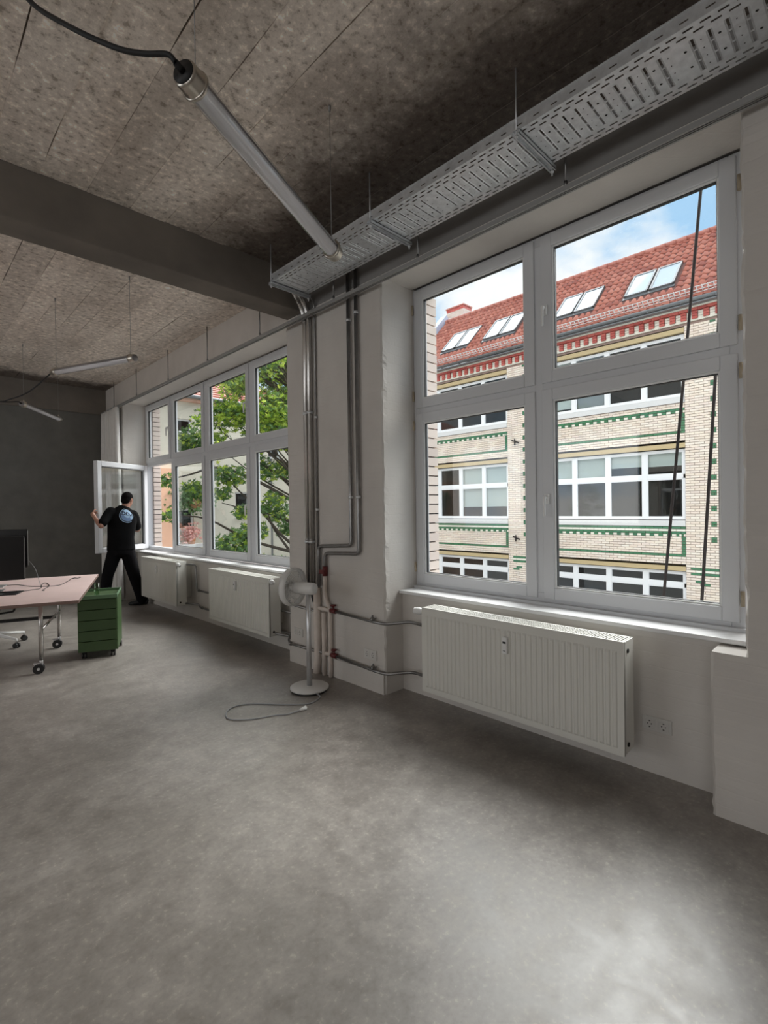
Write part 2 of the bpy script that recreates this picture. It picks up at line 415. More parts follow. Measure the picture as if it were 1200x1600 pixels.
# left wall with unseen openings added to let in light (behind and left of the photographer)
mb = MB(); ys = [-6]
op = [(-4.1, -1.9), (-.9, 1.3), (4.1, 6.3), (7.1, 9.3)]
mb.box(-6.3, -6, -6, 10.4, 0, .9); mb.box(-6.3, -6, -6, 10.4, 3.3, 3.735)
c = -6
for a, b in op: mb.box(-6.3, -6, c, a, .9, 3.3); c = b
mb.box(-6.3, -6, c, 10.4, .9, 3.3)
mb.build('wall_left', M['wall'], kind=S)

# window wall -------------------------------------------------------
wr = thing('wall_right', (2.8, 2, 0), kind=S)
def rough_pier(name, y0, y1, z0, z1, x0=2.80, x1=3.40, amp=.007, m='wall', cutback=0):
    """painted brick pier: front and reveals as a fine grid whose arrises are chipped"""
    mb = MB(); nz_ = max(2, int((z1-z0)/.028)); seed = rng.random()*50
    # cross-section points (x, y): reveal back -> front edge -> front -> front edge -> reveal back
    prof = [(x1, y0), (x0+.06, y0), (x0+.012, y0), (x0, y0+.012)] + [(x0, y0+(y1-y0)*k/6) for k in range(1, 6)] + [(x0, y1-.012), (x0+.012, y1), (x0+.06, y1), (x1, y1)]
    prev = None
    for k in range(nz_+1):
        z = z0 + (z1-z0)*k/nz_; row = []
        for j, (px, py) in enumerate(prof):
            q = Vector((px*9+seed, py*9, z*16))
            dx = dy = 0
            if j in (2, 3, 9, 10):
                q2 = Vector((px*9+seed, py*9, z*6)); jz = noise.noise(q2)*amp*.8 + noise.noise(q2*2.7)*amp*.6 + noise.noise(q2*6.1)*amp*.5
                dx = abs(jz)*.8; dy = jz*(1 if j < 6 else 1)
            elif 3 < j < 9: dx = noise.noise(q*.35)*.002
            row.append(mb.pt((px+dx, py+dy, z)))
        if prev:
            for a in range(len(prof)-1): mb.face((prev[a], row[a], row[a+1], prev[a+1]), False)
        prev = row
        if k == 0: mb.face(list(row))
        if k == nz_: mb.face(list(reversed(row)))
    return mb.build(name, M[m], wr)
rough_pier('pier', 2.85, 4.20, 0, 3.372, amp=.010)
rough_pier('pier', -6, .475, .79, 3.372, amp=.010)
rough_pier('pier', -6, .61, 0, .79, amp=.010)
rough_pier('pier', 9.17, 10.1, 0, 3.372)
for a, b in ((.59, 2.87), (4.18, 9.19)):
    MB().box(3.01, 3.40, a, b, 0, .80).build('niche_wall', M['wall'], wr)
MB().box(2.80, 3.40, -6, 4.0, 3.366, 3.735).build('lintel', M['lintel'], wr)
MB().box(2.80, 3.40, 4.0, 10.1, 3.366, 3.735).build('lintel', M['lintel_left'], wr)
# bright plaster soffits over the two windows
for a, b in ((.475, 2.85), (4.2, 9.17)):
    MB().box(2.802, 3.165, a, b, 3.352, 3.37).build('soffit', M['wall'], wr)
MB().box(2.9, 3.4, -6, 18, 4.0, 5.6).build('outer_parapet', M['plaster'], wr)
# low plinth along the pier
MB().box(2.786, 2.80, 2.86, 4.19, 0, .165).build('baseboard_right', M['wall'], kind=S, bevel=.004)

# outer brick reveals seen through the panes: one object per brick
def brick_mesh(name, sx, sy, sz, m, b=.004):
    me = bpy.data.meshes.new(name); mb = MB()
    x, y, z = sx/2, sy/2, sz/2
    P = [mb.pt(p) for p in ((-x,-y,-z),(x,-y,-z),(x,y,-z),(-x,y,-z),(-x,-y,z),(x,-y,z),(x,y,z),(-x,y,z))]
    for q in ((3,2,1,0),(4,5,6,7),(0,1,5,4),(1,2,6,5),(2,3,7,6),(3,0,4,7)): mb.face([P[k] for k in q])
    me.from_pydata([tuple(v) for v in mb.v], [], mb.f); me.materials.append(m); me.update(); return me
def piece(name, me, loc, parent, rz=0):
    o = bpy.data.objects.new(name, me); COL.objects.link(o); o.parent = parent
    o.location = Vector(loc) - ORG[parent.name]; o.rotation_euler.z = rz; return o
ob = brick_mesh('reveal_brick', .125, .06, .070, M['ownbrick'])
for yb in (2.795, 9.115):
    MB().box(3.285, 3.40, yb+.016, yb+.09, .78, 3.45).build('brick_backing', M['ownmortar'], wr)
    for k in range(31):
        piece('brick', ob, (3.342 + rng.uniform(-.002, .002), yb+.012 + rng.uniform(-.002, .002), .84 + k*.0815), wr)

# windows -----------------------------------------------------------
def rect_frame(mb, x0, x1, y0, y1, z0, z1, w, bead=.012):
    mb.box(x0, x1, y0, y0+w, z0, z1); mb.box(x0, x1, y1-w, y1, z0, z1)
    mb.box(x0, x1, y0+w, y1-w, z0, z0+w); mb.box(x0, x1, y0+w, y1-w, z1-w, z1)
def handle_mesh(xf, y, z, parent, side=1):
    mb = MB(xf)
    mb.box(3.155, 3.176, y-.016, y+.016, z-.035, z+.035)
    mb.tube([(3.16, y, z+.012), (3.125, y, z+.012)], .011, 8)
    mb.tube([(3.128, y, z+.014), (3.125, y, z-.03), (3.127, y, z-.115)], [.011, .010, .009], 8)
    return mb.build('handle', M['white'], parent, bevel=.003)
def sash(win, y0, y1, z0, z1, hy=None, hz=None, xf=None):
    """opening leaf: stile profile, bead, gasket, pane, handle"""
    w = .078; mb = MB(xf)
    rect_frame(mb, 3.175, 3.25, y0, y1, z0, z1, w)
    o = mb.build('sash', M['pvc'], win, bevel=.005)
    mb = MB(xf); a = .012
    rect_frame(mb, 3.186, 3.215, y0+w-.001, y1-w+.001, z0+w-.001, z1-w+.001, a); mb.build('glazing_bead', M['white'], o, bevel=.003)
    mb = MB(xf); rect_frame(mb, 3.196, 3.222, y0+w+a-.001, y1-w-a+.001, z0+w+a-.001, z1-w-a+.001, .004); mb.build('gasket', M['gasket'], o)
    mb = MB(xf); mb.box(3.206, 3.212, y0+w+.006, y1-w-.006, z0+w+.006, z1-w-.006); mb.build('pane', M['glass'], o)
    if hy is not None: handle_mesh(xf, hy, hz, o)
    return o
def window(name, y0, y1, joints, cols, handles, mulls, zb=.842, zt=3.352, zm=2.32, label=None, hinge_y=()):
    win = thing(name, (3.2, (y0+y1)/2, zb), kind=S, label=label)
    fr = MB()
    rect_frame(fr, 3.19, 3.28, y0, y1, zb, zt, .062)
    fr.box(3.1915, 3.279, y0+.062, y1-.062, zm-.032, zm+.032)
    for m_ in mulls: fr.box(3.1905, 3.2795, m_-.032, m_+.032, zb+.062, zt-.062)
    fr.build('window_frame', M['pvc'], win, bevel=.004)
    return win
w1 = window('window_1', .535, 2.855, [], [], [], [1.697], label='large white four-pane window beside the right edge, radiator below')
Z0, Z1, Z2, Z3 = .868, 2.298, 2.342, 3.335
for y0, y1, hy in ((.560, 1.672, 1.635), (1.722, 2.83, None)):
    sash(w1, y0, y1, Z0, Z1, hy, 1.55); sash(w1, y0, y1, Z2, Z3, hy, 2.83)
for y, zs in ((.545, (3.18, 1.0, 2.2, 2.45)), (2.845, (3.18, 1.0, 2.2, 2.45))):
    for z in zs: MB().tube([(3.172, y, z-.04), (3.172, y, z+.04)], .010, 8).build('hinge', M['brass'], w1)
MB().box(2.965, 3.20, .48, 2.85, .80, .826).build('window_sill', M['sill'], w1, bevel=.006)
MB().box(3.15, 3.21, .48, 2.85, .826, .845).build('sill_fillet', M['pvc'], w1)
w2 = window('window_2', 4.34, 9.20, [], [], [], [5.585, 6.84, 8.06], label='long white eight-pane window in the far bay, one leaf open')
cols2 = [(4.37, 5.56, None), (5.61, 6.80, 5.645), (6.88, 8.035, None), (8.085, 9.17, 8.12)]
for i, (y0, y1, hy) in enumerate(cols2):
    sash(w2, y0, y1, Z2, Z3, hy, 2.83)
    if i < 3: sash(w2, y0, y1, Z0, Z1, hy, 1.55)
# open leaf, hung on the far jamb and swung into the room
HX, HY, ANG = 3.15, 9.12, radians(-59)
lw = 1.085
sash(w2, -lw, 0, Z0, Z1, None, None, xf=(HX - (3.21*cos(ANG)), HY - (3.21*sin(ANG)), 0, ANG))
MB().box(2.965, 3.20, 4.2, 9.17, .815, .84).build('window_sill', M['sill'], w2, bevel=.006)

# ------------------------------------------------------------------ radiators
def radiator(y0, y1, z0, label, valve_high):
    xf_, xb = 2.716, 2.868; z1 = z0+.60
    t = thing('radiator', (2.8, (y0+y1)/2, z0), label, 'radiator', 'panel radiators under the windows')
    mb = MB(); mb.box(xf_+.006, xf_+.022, y0, y1, z0, z1)
    n = int((y1-y0-.06)/.0345)
    p = (y1-y0-.06)/n
    for k in range(n):
        a = y0+.03+k*p; zb, zt = z0+.035, z1-.045
        q = [(xf_+.006, a+.004, zb), (xf_+.006, a+p-.004, zb), (xf_, a+p-.010, zb+.012), (xf_, a+.010, zb+.012)]
        r = [(xf_+.006, a+.004, zt), (xf_+.006, a+p-.004, zt), (xf_, a+p-.010, zt-.012), (xf_, a+.010, zt-.012)]
        mb.quad(r[3], r[2], q[2], q[3]); mb.quad(q[3], q[0], r[0], r[3]); mb.quad(q[1], q[2], r[2], r[1]); mb.quad(q[0], q[3], q[2], q[1]); mb.quad(r[0], r[1], r[2], r[3])
    mb.build('front_panel', M['rad'], t)
    MB().box(xb-.016, xb, y0+.01, y1-.01, z0+.01, z1-.01).build('rear_panel', M['rad'], t)
    MB().box(xf_+.05, xf_+.10, y0+.02, y1-.02, z0+.02, z1-.03).build('convector', M['dark'], t)
    for yy in (y0, y1-.012):
        mb = MB(); mb.box(xf_+.012, xb-.004, yy, yy+.012, z0+.004, z1+.004); o = mb.build('side_panel', M['rad'], t, bevel=.003)
        mb = MB(); e_ = yy-.001 if yy == y0 else yy+.013
        for zz in (z1-.05, z0+.05):
            mb = MB(); mb.tube([(xf_+.06, e_-.004, zz), (xf_+.06, e_+.004, zz)], .012, 10); mb.build('vent_plug', M['dark'], o)
    mb = MB()
    mb.box(xf_+.006, xf_+.024, y0, y1, z1, z1+.006); mb.box(xb-.022, xb-.002, y0, y1, z1, z1+.006)
    for xx in (xf_+.052, xf_+.080, xf_+.108): mb.box(xx, xx+.005, y0, y1, z1, z1+.005)
    k = y0+.012
    while k < y1-.012: mb.box(xf_+.02, xb-.02, k, k+.006, z1+.001, z1+.0055); k += .0155
    mb.build('top_grille', M['rad'], t)
    vy = y1 if valve_high else y0
    s = 1 if valve_high else -1
    mb = MB(); mb.lathe([(0, -.02), (.016, -.02), (.018, .0), (.024, .012), (.026, .03), (.024, .062), (.019, .07), (0, .07)], (xf_+.03, vy+s*.01, z1-.028), (-.35 if not valve_high else -.35, s, 0), 14)
    mb.build('thermostat_knob', M['white'], t, label='white thermostat knob')
    mb = MB(); ym = y0+(y1-y0)*.5
    mb.box(xf_-.022, xf_+.004, ym-.018, ym+.018, z1-.19, z1-.085); o = mb.build('heat_meter', M['white'], t, bevel=.006, label='small white heat meter with dark display')
    MB().box(xf_-.0225, xf_-.0215, ym-.011, ym+.011, z1-.125, z1-.112).build('display', M['dark'], o)
    MB().box(xf_-.0225, xf_-.0215, ym-.009, ym+.009, z1-.172, z1-.168).build('display', M['dark'], o)
    for yy in (y0+.2, y1-.2): MB().box(xb, 3.009, yy-.015, yy+.015, z0+.08, z1-.06).build('wall_bracket', M['rad'], t)
    return t
radiator(.985, 2.39, .175, 'long ribbed white radiator nearest the camera, under the right window', True)
radiator(4.46, 5.82, .195, 'ribbed white radiator left of the fan, under the far window', False)
radiator(6.80, 8.14, .205, 'white radiator farthest from the camera, beside the standing person', False)

# ------------------------------------------------------------------ sockets
def socket(x, y, z, label):
    t = thing('power_socket', (x, y, z), label, 'power socket', 'double wall sockets')
    MB().box(x-.009, x+.001, y-.0755, y+.0755, z-.040, z+.040).build('cover_plate', M['socket'], t, bevel=.003)
    for dy in (-.0355, .0355):
        o = MB().box(x-.012, x-.008, y+dy-.0275, y+dy+.0275, z-.0275, z+.0275).build('socket_insert', M['socket'], t, bevel=.002)
        mb = MB(); mb.lathe([(.0200, 0), (.0195, .001), (.0185, .001), (.0165, -.002), (0, -.002)], (x-.0125, y+dy, z), (-1, 0, 0), 20); mb.build('recess', M['socket'], o)
        mb = MB()
        for q in (-.0095, .0095): mb.tube([(x-.0145, y+dy+q, z), (x-.0115, y+dy+q, z)], .003, 8)
        mb.box(x-.0145, x-.0115, y+dy-.004, y+dy+.004, z+.014, z+.019); mb.box(x-.0145, x-.0115, y+dy-.004, y+dy+.004, z-.019, z-.014)
        mb.build('contact_hole', M['dark'], o)
    return t
socket(3.01, .914, .279, 'white double socket right of the near radiator')
socket(2.80, 3.02, .297, 'white double socket on the pier, right of the red valves')
socket(2.80, 4.05, .308, 'white double socket on the pier behind the fan pole')
socket(3.01, 6.30, .345, 'white double socket between the two far radiators')

# ------------------------------------------------------------------ curtain rail and curtain
t = thing('curtain_rail', (2.72, 4, 3.30), 'slim grey curtain rail hung along the whole window wall', 'curtain rail')
mb = MB(); mb.box(2.695, 2.699, -1.5, 9.98, 3.262, 3.290); mb.box(2.736, 2.740, -1.5, 9.98, 3.262, 3.290); mb.box(2.699, 2.736, -1.5, 9.98, 3.285, 3.290)
mb.box(2.715, 2.720, -1.5, 9.98, 3.262, 3.285); mb.box(2.699, 2.707, -1.5, 9.98, 3.262, 3.266); mb.box(2.728, 2.736, -1.5, 9.98, 3.262, 3.266)
mb.build('track', M['railgrey'], t)
for yy, zt in ((-.9, 3.72), (.2, 3.72), (1.27, 3.72), (2.378, 3.72), (3.34, 3.72), (4.55, 3.72), (5.75, 3.72), (6.95, 3.72), (8.2, 3.72), (9.3, 3.72)):
    mb = MB(); mb.tube([(2.7175, yy, 3.285), (2.7175, yy, zt-.003)], .0065, 8); mb.tube([(2.7175, yy, 3.29), (2.7175, yy, 3.325)], .011, 8)
    mb.build('hanger_rod', M['steel'], t)
# curtain, gathered into the far corner
mb = MB(); NY = 110; NZ = 26; rows = []
for j in range(NZ+1):
    z = 3.258 - (3.258-.035)*j/NZ; row = []
    for i in range(NY+1):
        u = i/NY; flare = 1 + .10*(j/NZ)
        y = 9.97 - u*.93*flare + .05*(j/NZ)
        a = .048 + .014*noise.noise(Vector((u*4, 0, 2)))
        ph = u*2*pi*8 + .5*noise.noise(Vector((u*6, z*.6, 0)))
        xo = 2.7175 - .01 + a*sin(ph)*(.8+.35*j/NZ) + .02*noise.noise(Vector((u*3, z*.5, 9)))
        row.append(mb.pt((xo, y + .012*sin(2*ph), z)))
    rows.append(row)
for j in range(NZ):
    for i in range(NY): mb.face((rows[j][i], rows[j][i+1], rows[j+1][i+1], rows[j+1][i]), True)
mb.build('curtain', M['curtain'], None, solid=.003, base=(2.72, 9.5, 0), label='pale linen curtain gathered in the far corner beside the open window', cat='curtain')

# ------------------------------------------------------------------ cable tray
t = thing('cable_tray', (2.45, 1.2, 3.40), 'perforated galvanised cable tray hung below the ceiling along the windows', 'cable tray')
def perf(mb, ub, vb, hole, emit):
    for i in range(len(ub)-1):
        for j in range(len(vb)-1):
            if not hole((ub[i]+ub[i+1])/2, (vb[j]+vb[j+1])/2): emit(ub[i], ub[i+1], vb[j], vb[j+1])
TX0, TX1, TZ = 2.275, 2.632, 3.402
Ya, Yb = -1.3, 3.60
P = .061
cut = []; y = Ya; k = 0
while y < Yb:
    cut.append((y, k)); y += P; k += 1
def blank(k): return k % 11 in (9,)
rows_ = [(TX0+.016, TX0+.026, 0), (TX0+.044, TX0+.054, .5), (TX1-.054, TX1-.044, .5), (TX1-.026, TX1-.016, 0)]
tr0, tr1 = TX0+.078, TX1-.078
mb = MB()
ub = sorted({TX0, TX1, tr0, tr1, tr0+.062, tr0+.070, tr1-.070, tr1-.062} | {a for r_ in rows_ for a in r_[:2]})
vb = set()
for (y, k) in cut:
    for q in (0, .012, .0185, .0425, .0495, .0305+.012-.0, .0305+.0425-P): vb.add(round(y+q, 5))
    vb.add(round(y+.027, 5)); vb.add(round(y+.037, 5))
vb = sorted(v for v in vb if Ya <= v <= Yb)
def hole(u, v):
    ph = ((v-Ya)/P) % 1.0; k = int((v-Ya)/P)
    for a, b, s in rows_:
        if a < u < b:
            q = (ph + s) % 1.0
            return .20 < q < .80
    if tr0 < u < tr1 and not blank(k):
        if tr0+.062 < u < tr0+.070 or tr1-.070 < u < tr1-.062: return False
        return .44 < ph < .61
    return False
perf(mb, ub, vb, hole, lambda a, b, c_, d: mb.quad((a, c_, TZ), (a, d, TZ), (b, d, TZ), (b, c_, TZ)))
mb.build('tray_bottom', M['galv'], t, solid=.0015)
# pressed ridges around the transverse slots
mb = MB()
for y, k in cut:
    if blank(k) or y+P > Yb: continue
    c0, c1 = y+.42*P, y+.63*P
    for a, b in ((c0-.004, c0), (c1, c1+.004)):
        mb.quad((tr0, a, TZ-.0008), (tr0, b, TZ-.0035), (tr1, b, TZ-.0035), (tr1, a, TZ-.0008))
mb.build('slot_ridges', M['galv'], t, kind='stuff')
mb = MB()
for y, k in cut:
    if y+P > Yb: continue
    for xx in ((2.40, 2.50) if k % 2 else (2.38, 2.43, 2.48, 2.53)):
        s = .006 if k % 2 else .003
        mb.lathe([(0, 0), (s, 0)], (xx, y+.06*P, TZ-.0016), (0, 0, -1), 8)
mb.build('punched_holes', M['dark'], t, kind='stuff')
for xx in (TX0, TX1):
    mb = MB(); zb_ = sorted({TZ, TZ+.02, TZ+.027, TZ+.060})
    hz = lambda u, v: (TZ+.02 < u < TZ+.027) and (.25 < (((v-Ya)/P/1.5) % 1) < .6)
    vv = sorted({Ya, Yb} | {Ya + (k_+q)*P*1.5 for k_ in range(55) for q in (.25, .6) if Ya + (k_+q)*P*1.5 < Yb})
    perf(mb, zb_, vv, hz, lambda a, b, c_, d: mb.quad((xx, c_, a), (xx, d, a), (xx, d, b), (xx, c_, b)))
    mb.box(xx-.004, xx+.004, Ya, Yb, TZ+.058, TZ+.063)
    mb.build('side_flange', M['galv'], t, solid=.0015)
mb = MB(); mb.box(TX0+.01, TX1-.01, 3.555, 3.60, TZ+.001, TZ+.05); mb.build('end_piece', M['galv'], t)
for yy in (.06, 1.317, 2.40, 3.61):
    mb = MB(); b0, b1 = TX0-.015, TX1+.03; z1_ = TZ-.003
    mb.box(b0, b1, yy-.0205, yy-.0175, z1_-.022, z1_); mb.box(b0, b1, yy+.0175, yy+.0205, z1_-.022, z1_); mb.box(b0, b1, yy-.0205, yy+.0205, z1_-.003, z1_)
    mb.box(b0, b1, yy-.0205, yy-.012, z1_-.022, z1_-.019); mb.box(b0, b1, yy+.012, yy+.0205, z1_-.022, z1_-.019)
    o = mb.build('strut_bar', M['galv'], t)
    mb = MB(); mb.tube([(TX0-.004, yy, TZ-.05), (TX0-.004, yy, 3.715)], .0045, 8); mb.build('threaded_rod', M['galv'], t)
    mb = MB(); mb.tube([(TX1+.018, yy, TZ-.055), (TX1+.018, yy, 3.715)], .0045, 8); mb.build('threaded_rod', M['galv'], t)
    for xx in (TX0-.004, TX1+.018): MB().lathe([(0, 0), (.011, 0), (.011, .009), (0, .009)], (xx, yy, TZ-.036), (0, 0, 1), 6).build('nut', M['galv'], o)

# ------------------------------------------------------------------ tube lamps
def tube_lamp(a, b, label, cable, d=.07, ceil=(None, None), body='clear'):
    a, b = Vector(a), Vector(b); ax = (b-a).normalized(); Ln = (b-a).length
    t = thing('tube_lamp', tuple((a+b)/2), label, 'lamp', 'hanging tube lamps')
    r = d/2
    mb = MB(); mb.tube([a+ax*.05, b-ax*.05], r, 24, cap=False); mb.build('glass_tube', M['tube'], t)
    side = ax.cross(Vector((0,0,1))).normalized(); up = side.cross(ax).normalized()
    # opal diffuser below, aluminium profile above
    def half(a0, a1, rr, n=10):
        q = MB(); P0 = []; P1 = []
        for k in range(n+1):
            an = a0+(a1-a0)*k/n; o_ = rr*(cos(an)*side + sin(an)*up)
            P0.append(q.pt(a+ax*.05+o_)); P1.append(q.pt(b-ax*.05+o_))
        for k in range(n): q.face((P0[k], P0[k+1], P1[k+1], P1[k]), True)
        q.face(list(P0)); q.face(list(reversed(P1))); q.face((P0[-1], P0[0], P1[0], P1[-1]))
        return q
    half(pi, 2*pi, r*.86).build('diffuser', M['opal'], t)
    half(.02, pi-.02, r*.86).build('profile', M['lampalu'], t)
    for p, s in ((a, 1), (b, -1)):
        mb = MB(); mb.lathe([(0, 0), (r*.80, 0), (r*1.02, .004), (r*1.06, .010), (r*1.06, .045), (r*1.10, .050), (r*1.10, .066), (r*1.0, .072)], p, tuple(ax*s), 24)
        cap = mb.build('end_cap', M['nickel'], t)
        mb = MB(); mb.lathe([(0, -.003), (r*.9, -.003), (r*.9, .001)], p, tuple(ax*s), 20); f_ = mb.build('end_face', M['black' if body == 'clear' else 'lampalu'], cap)
        mb = MB(); mb.lathe([(r*1.1, .052), (r*1.22, .054), (r*1.22, .062), (r*1.1, .064)], p, tuple(ax*s), 20)
        q = p+ax*s*.058; mb.tube([q+up*r*1.15, q+up*(r*1.15+.02)], .006, 8)
        mb.build('hanging_clamp', M['nickel'], cap)
    for p, s in ((a, 1), (b, -1)):
        q = p+ax*s*.058 + up*(r*1.1)
        mb = MB(); mb.tube([q, (q.x, q.y, 3.715)], .0016, 6); mb.lathe([(0, -.03), (.006, -.03), (.008, 0)], (q.x, q.y, 3.715), (0, 0, 1), 8)
        mb.build('suspension_wire', M['steel'], t)
    mb = MB(); sp = spline(cable, 8); mb.tube(sp, .0085 if body == 'clear' else .007, 8); mb.build('power_cable', M['blackcable'], t, label='black power cable')
    mb = MB(); mb.tube([a-ax*.002, a-ax*.035], .011, 10); mb.build('cable_gland', M['black'], t)
    return t
tube_lamp((.705, 1.635, 2.955), (1.79, 2.175, 2.93), 'clear tube lamp hanging nearest the camera, black cable at its left end',
          [(.672, 1.618, 2.957), (.650, 1.63, 2.975), (.60, 1.69, 2.985), (.535, 1.76, 3.01), (.43, 1.90, 3.11), (.35, 2.06, 3.26), (.28, 2.2, 3.5), (.25, 2.3, 3.725)], d=.086)
tube_lamp((1.20, 6.09, 2.96), (1.635, 4.96, 2.945), 'grey tube lamp hanging behind the concrete beam, left of the far window',
          [(1.19, 6.13, 2.96), (1.17, 6.15, 2.93), (1.03, 6.25, 2.77), (.90, 6.42, 2.70), (.78, 6.7, 2.71), (.5, 7.2, 2.95), (.3, 7.6, 3.725)], body='alu')
tube_lamp((1.21, 7.92, 2.93), (1.845, 8.93, 2.935), 'small white tube lamp farthest away, in front of the dark wall',
          [(1.19, 7.89, 2.93), (1.16, 7.88, 2.94), (1.0, 7.9, 2.92), (.8, 8.0, 2.95), (.5, 8.2, 3.725)], body='alu')

# ------------------------------------------------------------------ pipes on the pier
def pipe_thing(name, label, path, r, m, rad=.05, clamps=(), group=None, cat='pipe'):
    t = thing(name, tuple(path[-1]), label, cat, group)
    mb = MB(); mb.tube(circ_path(path, rad), r, 12); mb.build('pipe', m, t)
    for c_, axd in clamps:
        c_ = Vector(c_); mb = MB(); mb.lathe([(r, -.011), (r+.006, -.011), (r+.006, .011), (r, .011)], c_, axd, 14)
        mb.tube([c_+Vector((r, 0, 0)), Vector((2.799 if c_.x < 2.8 else 3.009, c_.y, c_.z))], .005, 8)
        mb.build('pipe_clamp', M['galv'], t)
    return t
for yy, nm in ((3.835, 'left one of the chrome conduit pair behind the fan'), (3.775, 'right one of the chrome conduit pair behind the fan')):
    pipe_thing('chrome_conduit', 'shiny vertical conduit on the pier, '+nm, [(2.50, yy-.19, 3.432), (2.50+.20, yy, 3.432), (2.768, yy, 3.30), (2.768, yy, .80)], .024, M['chrome'], .16, [((2.768, yy, 2.4), (0,0,1)), ((2.768, yy, 1.2), (0,0,1))], 'chrome conduits')
pipe_thing('thin_conduit', 'thin dark conduit on the pier right of the chrome pair', [(2.60, 3.60, 3.425), (2.785, 3.705, 3.40), (2.785, 3.705, .62)], .0095, M['steel'], .06, [((2.785, 3.705, 2.35), (0,0,1)), ((2.785, 3.705, 1.5), (0,0,1))])
pipe_thing('steel_pipe', 'dark steel pipe bending left above the fan, the upper left one of two', [(2.770, 3.215, 3.71), (2.772, 3.215, 1.19), (2.772, 3.675, 1.165), (2.772, 3.675, .80)], .0165, M['steel'], .05, [((2.772, 3.215, 3.10), (0,0,1)), ((2.772, 3.215, 1.60), (0,0,1))], 'bent steel pipes')
t = pipe_thing('steel_pipe', 'dark steel pipe bending left to a red valve, the right one of two', [(2.770, 3.118, 3.71), (2.772, 3.118, 1.125), (2.772, 3.585, 1.105), (2.772, 3.585, .93)], .0165, M['steel'], .05, [((2.772, 3.118, 3.14), (0,0,1)), ((2.772, 3.118, 1.60), (0,0,1))], 'bent steel pipes')
mb = MB(); mb.tube([(2.772, 3.585, .985), (2.772, 3.585, .90)], .024, 10); mb.box(2.735, 2.750, 3.56, 3.625, .92, .955); mb.tube([(2.772, 3.585, .94), (2.738, 3.59, .94)], .008, 8)
mb.build('valve', M['red'], t, label='red valve')
# painted risers
t = thing('white_riser', (2.765, 3.70, 0), 'thick white painted riser pipe behind the fan pole', 'pipe')
mb = MB(); mb.tube([(2.765, 3.70, .78), (2.765, 3.70, .55), (2.765, 3.70, .14), (2.75, 3.70, .0)], .034, 14); mb.build('pipe', M['cream'], t)
mb = MB(); mb.tube([(2.766, 3.80, .80), (2.766, 3.80, .755)], .031, 12); mb.tube([(2.766, 3.78, .755), (2.766, 3.735, .65)], .024, 10); mb.build('sleeve', M['black'], t, label='black sleeve at the conduit end')
t = thing('white_riser', (2.76, 3.6, 0), 'slimmer white painted pipe right of the thick riser, bending below the red valve', 'pipe')
mb = MB(); mb.tube(spline([(2.772, 3.585, .90), (2.772, 3.585, .74), (2.770, 3.565, .68), (2.768, 3.52, .62), (2.768, 3.515, .58), (2.768, 3.515, .0)], 5), .019, 12); mb.tube([(2.766, 3.605, .57), (2.766, 3.605, 0)], .021, 12)
mb.build('pipe', M['cream'], t)
def heat_line(z, name, label, path, valve_y, white_to, clamp_y):
    t = thing(name, (2.76, valve_y, z), label, 'pipe', 'radiator feed pipes')
    mb = MB(); mb.tube(circ_path(path, .06), .0125, 10); mb.build('pipe', M['steel'], t)
    mb = MB(); mb.tube([(2.762, white_to, z), (2.762, valve_y+.03, z)], .018, 10); mb.build('painted_stub', M['cream'], t, label='white painted stub')
    mb = MB(); mb.tube([(2.762, valve_y+.035, z), (2.762, valve_y-.035, z)], .021, 10); mb.tube([(2.762, valve_y, z), (2.762, valve_y, z+.045)], .008, 8)
    mb.lathe([(0, 0), (.024, 0), (.028, .006), (.024, .014), (0, .014)], (2.762, valve_y, z+.043), (0, 0, 1), 10); mb.build('valve', M['red'], t, label='red valve with hand wheel')
    mb = MB()
    for c_ in clamp_y:
        mb.tube([(2.762, c_-.01, z), (2.762, c_+.01, z)], .02, 10); mb.tube([(2.762, c_, z), (2.799, c_, z)], .005, 8); mb.box(2.755, 2.77, c_-.004, c_+.004, z, z+.035)
    mb.build('pipe_clamp', M['steel'], t)
    return t
heat_line(.60, 'feed_pipe', 'upper steel pipe from the red valve round the pier to the near radiator', [(2.762, 3.46, .60), (2.762, 2.92, .583), (2.78, 2.82, .58), (2.90, 2.68, .60), (2.90, 2.60, .60), (2.875, 2.48, .60), (2.83, 2.36, .585)], 3.46, 3.68, (2.955,))
heat_line(.205, 'feed_pipe', 'lower steel pipe from the red valve round the pier to the near radiator', [(2.762, 3.46, .205), (2.762, 2.92, .185), (2.78, 2.82, .18), (2.90, 2.68, .20), (2.90, 2.60, .21), (2.875, 2.48, .215), (2.83, 2.36, .21)], 3.46, 3.58, (2.955,))
def left_line(name, label, path, clamps, stub=None, r=.0125):
    t = thing(name, path[0], label, 'pipe', 'radiator feed pipes')
    mb = MB(); mb.tube(circ_path(path, .05), r, 10); mb.build('pipe', M['steel'], t)
    mb = MB()
    for c_ in clamps: mb.tube([(c_[0], c_[1]-.01, c_[2]), (c_[0], c_[1]+.01, c_[2])], r+.007, 10)
    if clamps: mb.build('pipe_clamp', M['steel'], t)
    return t
left_line('feed_pipe', 'upper steel pipe from the riser to the radiator left of the fan', [(2.765, 3.74, .565), (2.765, 4.14, .575), (2.80, 4.24, .58), (2.93, 4.30, .58), (2.93, 4.46, .76), (2.83, 4.50, .765)], [(2.765, 4.13, .575)])
left_line('feed_pipe', 'lower steel pipe from the riser to the radiator left of the fan', [(2.765, 3.60, .20), (2.765, 4.14, .185), (2.82, 4.26, .19), (2.90, 4.34, .20), (2.80, 4.44, .225), (2.80, 4.50, .235)], [(2.765, 4.14, .185)])
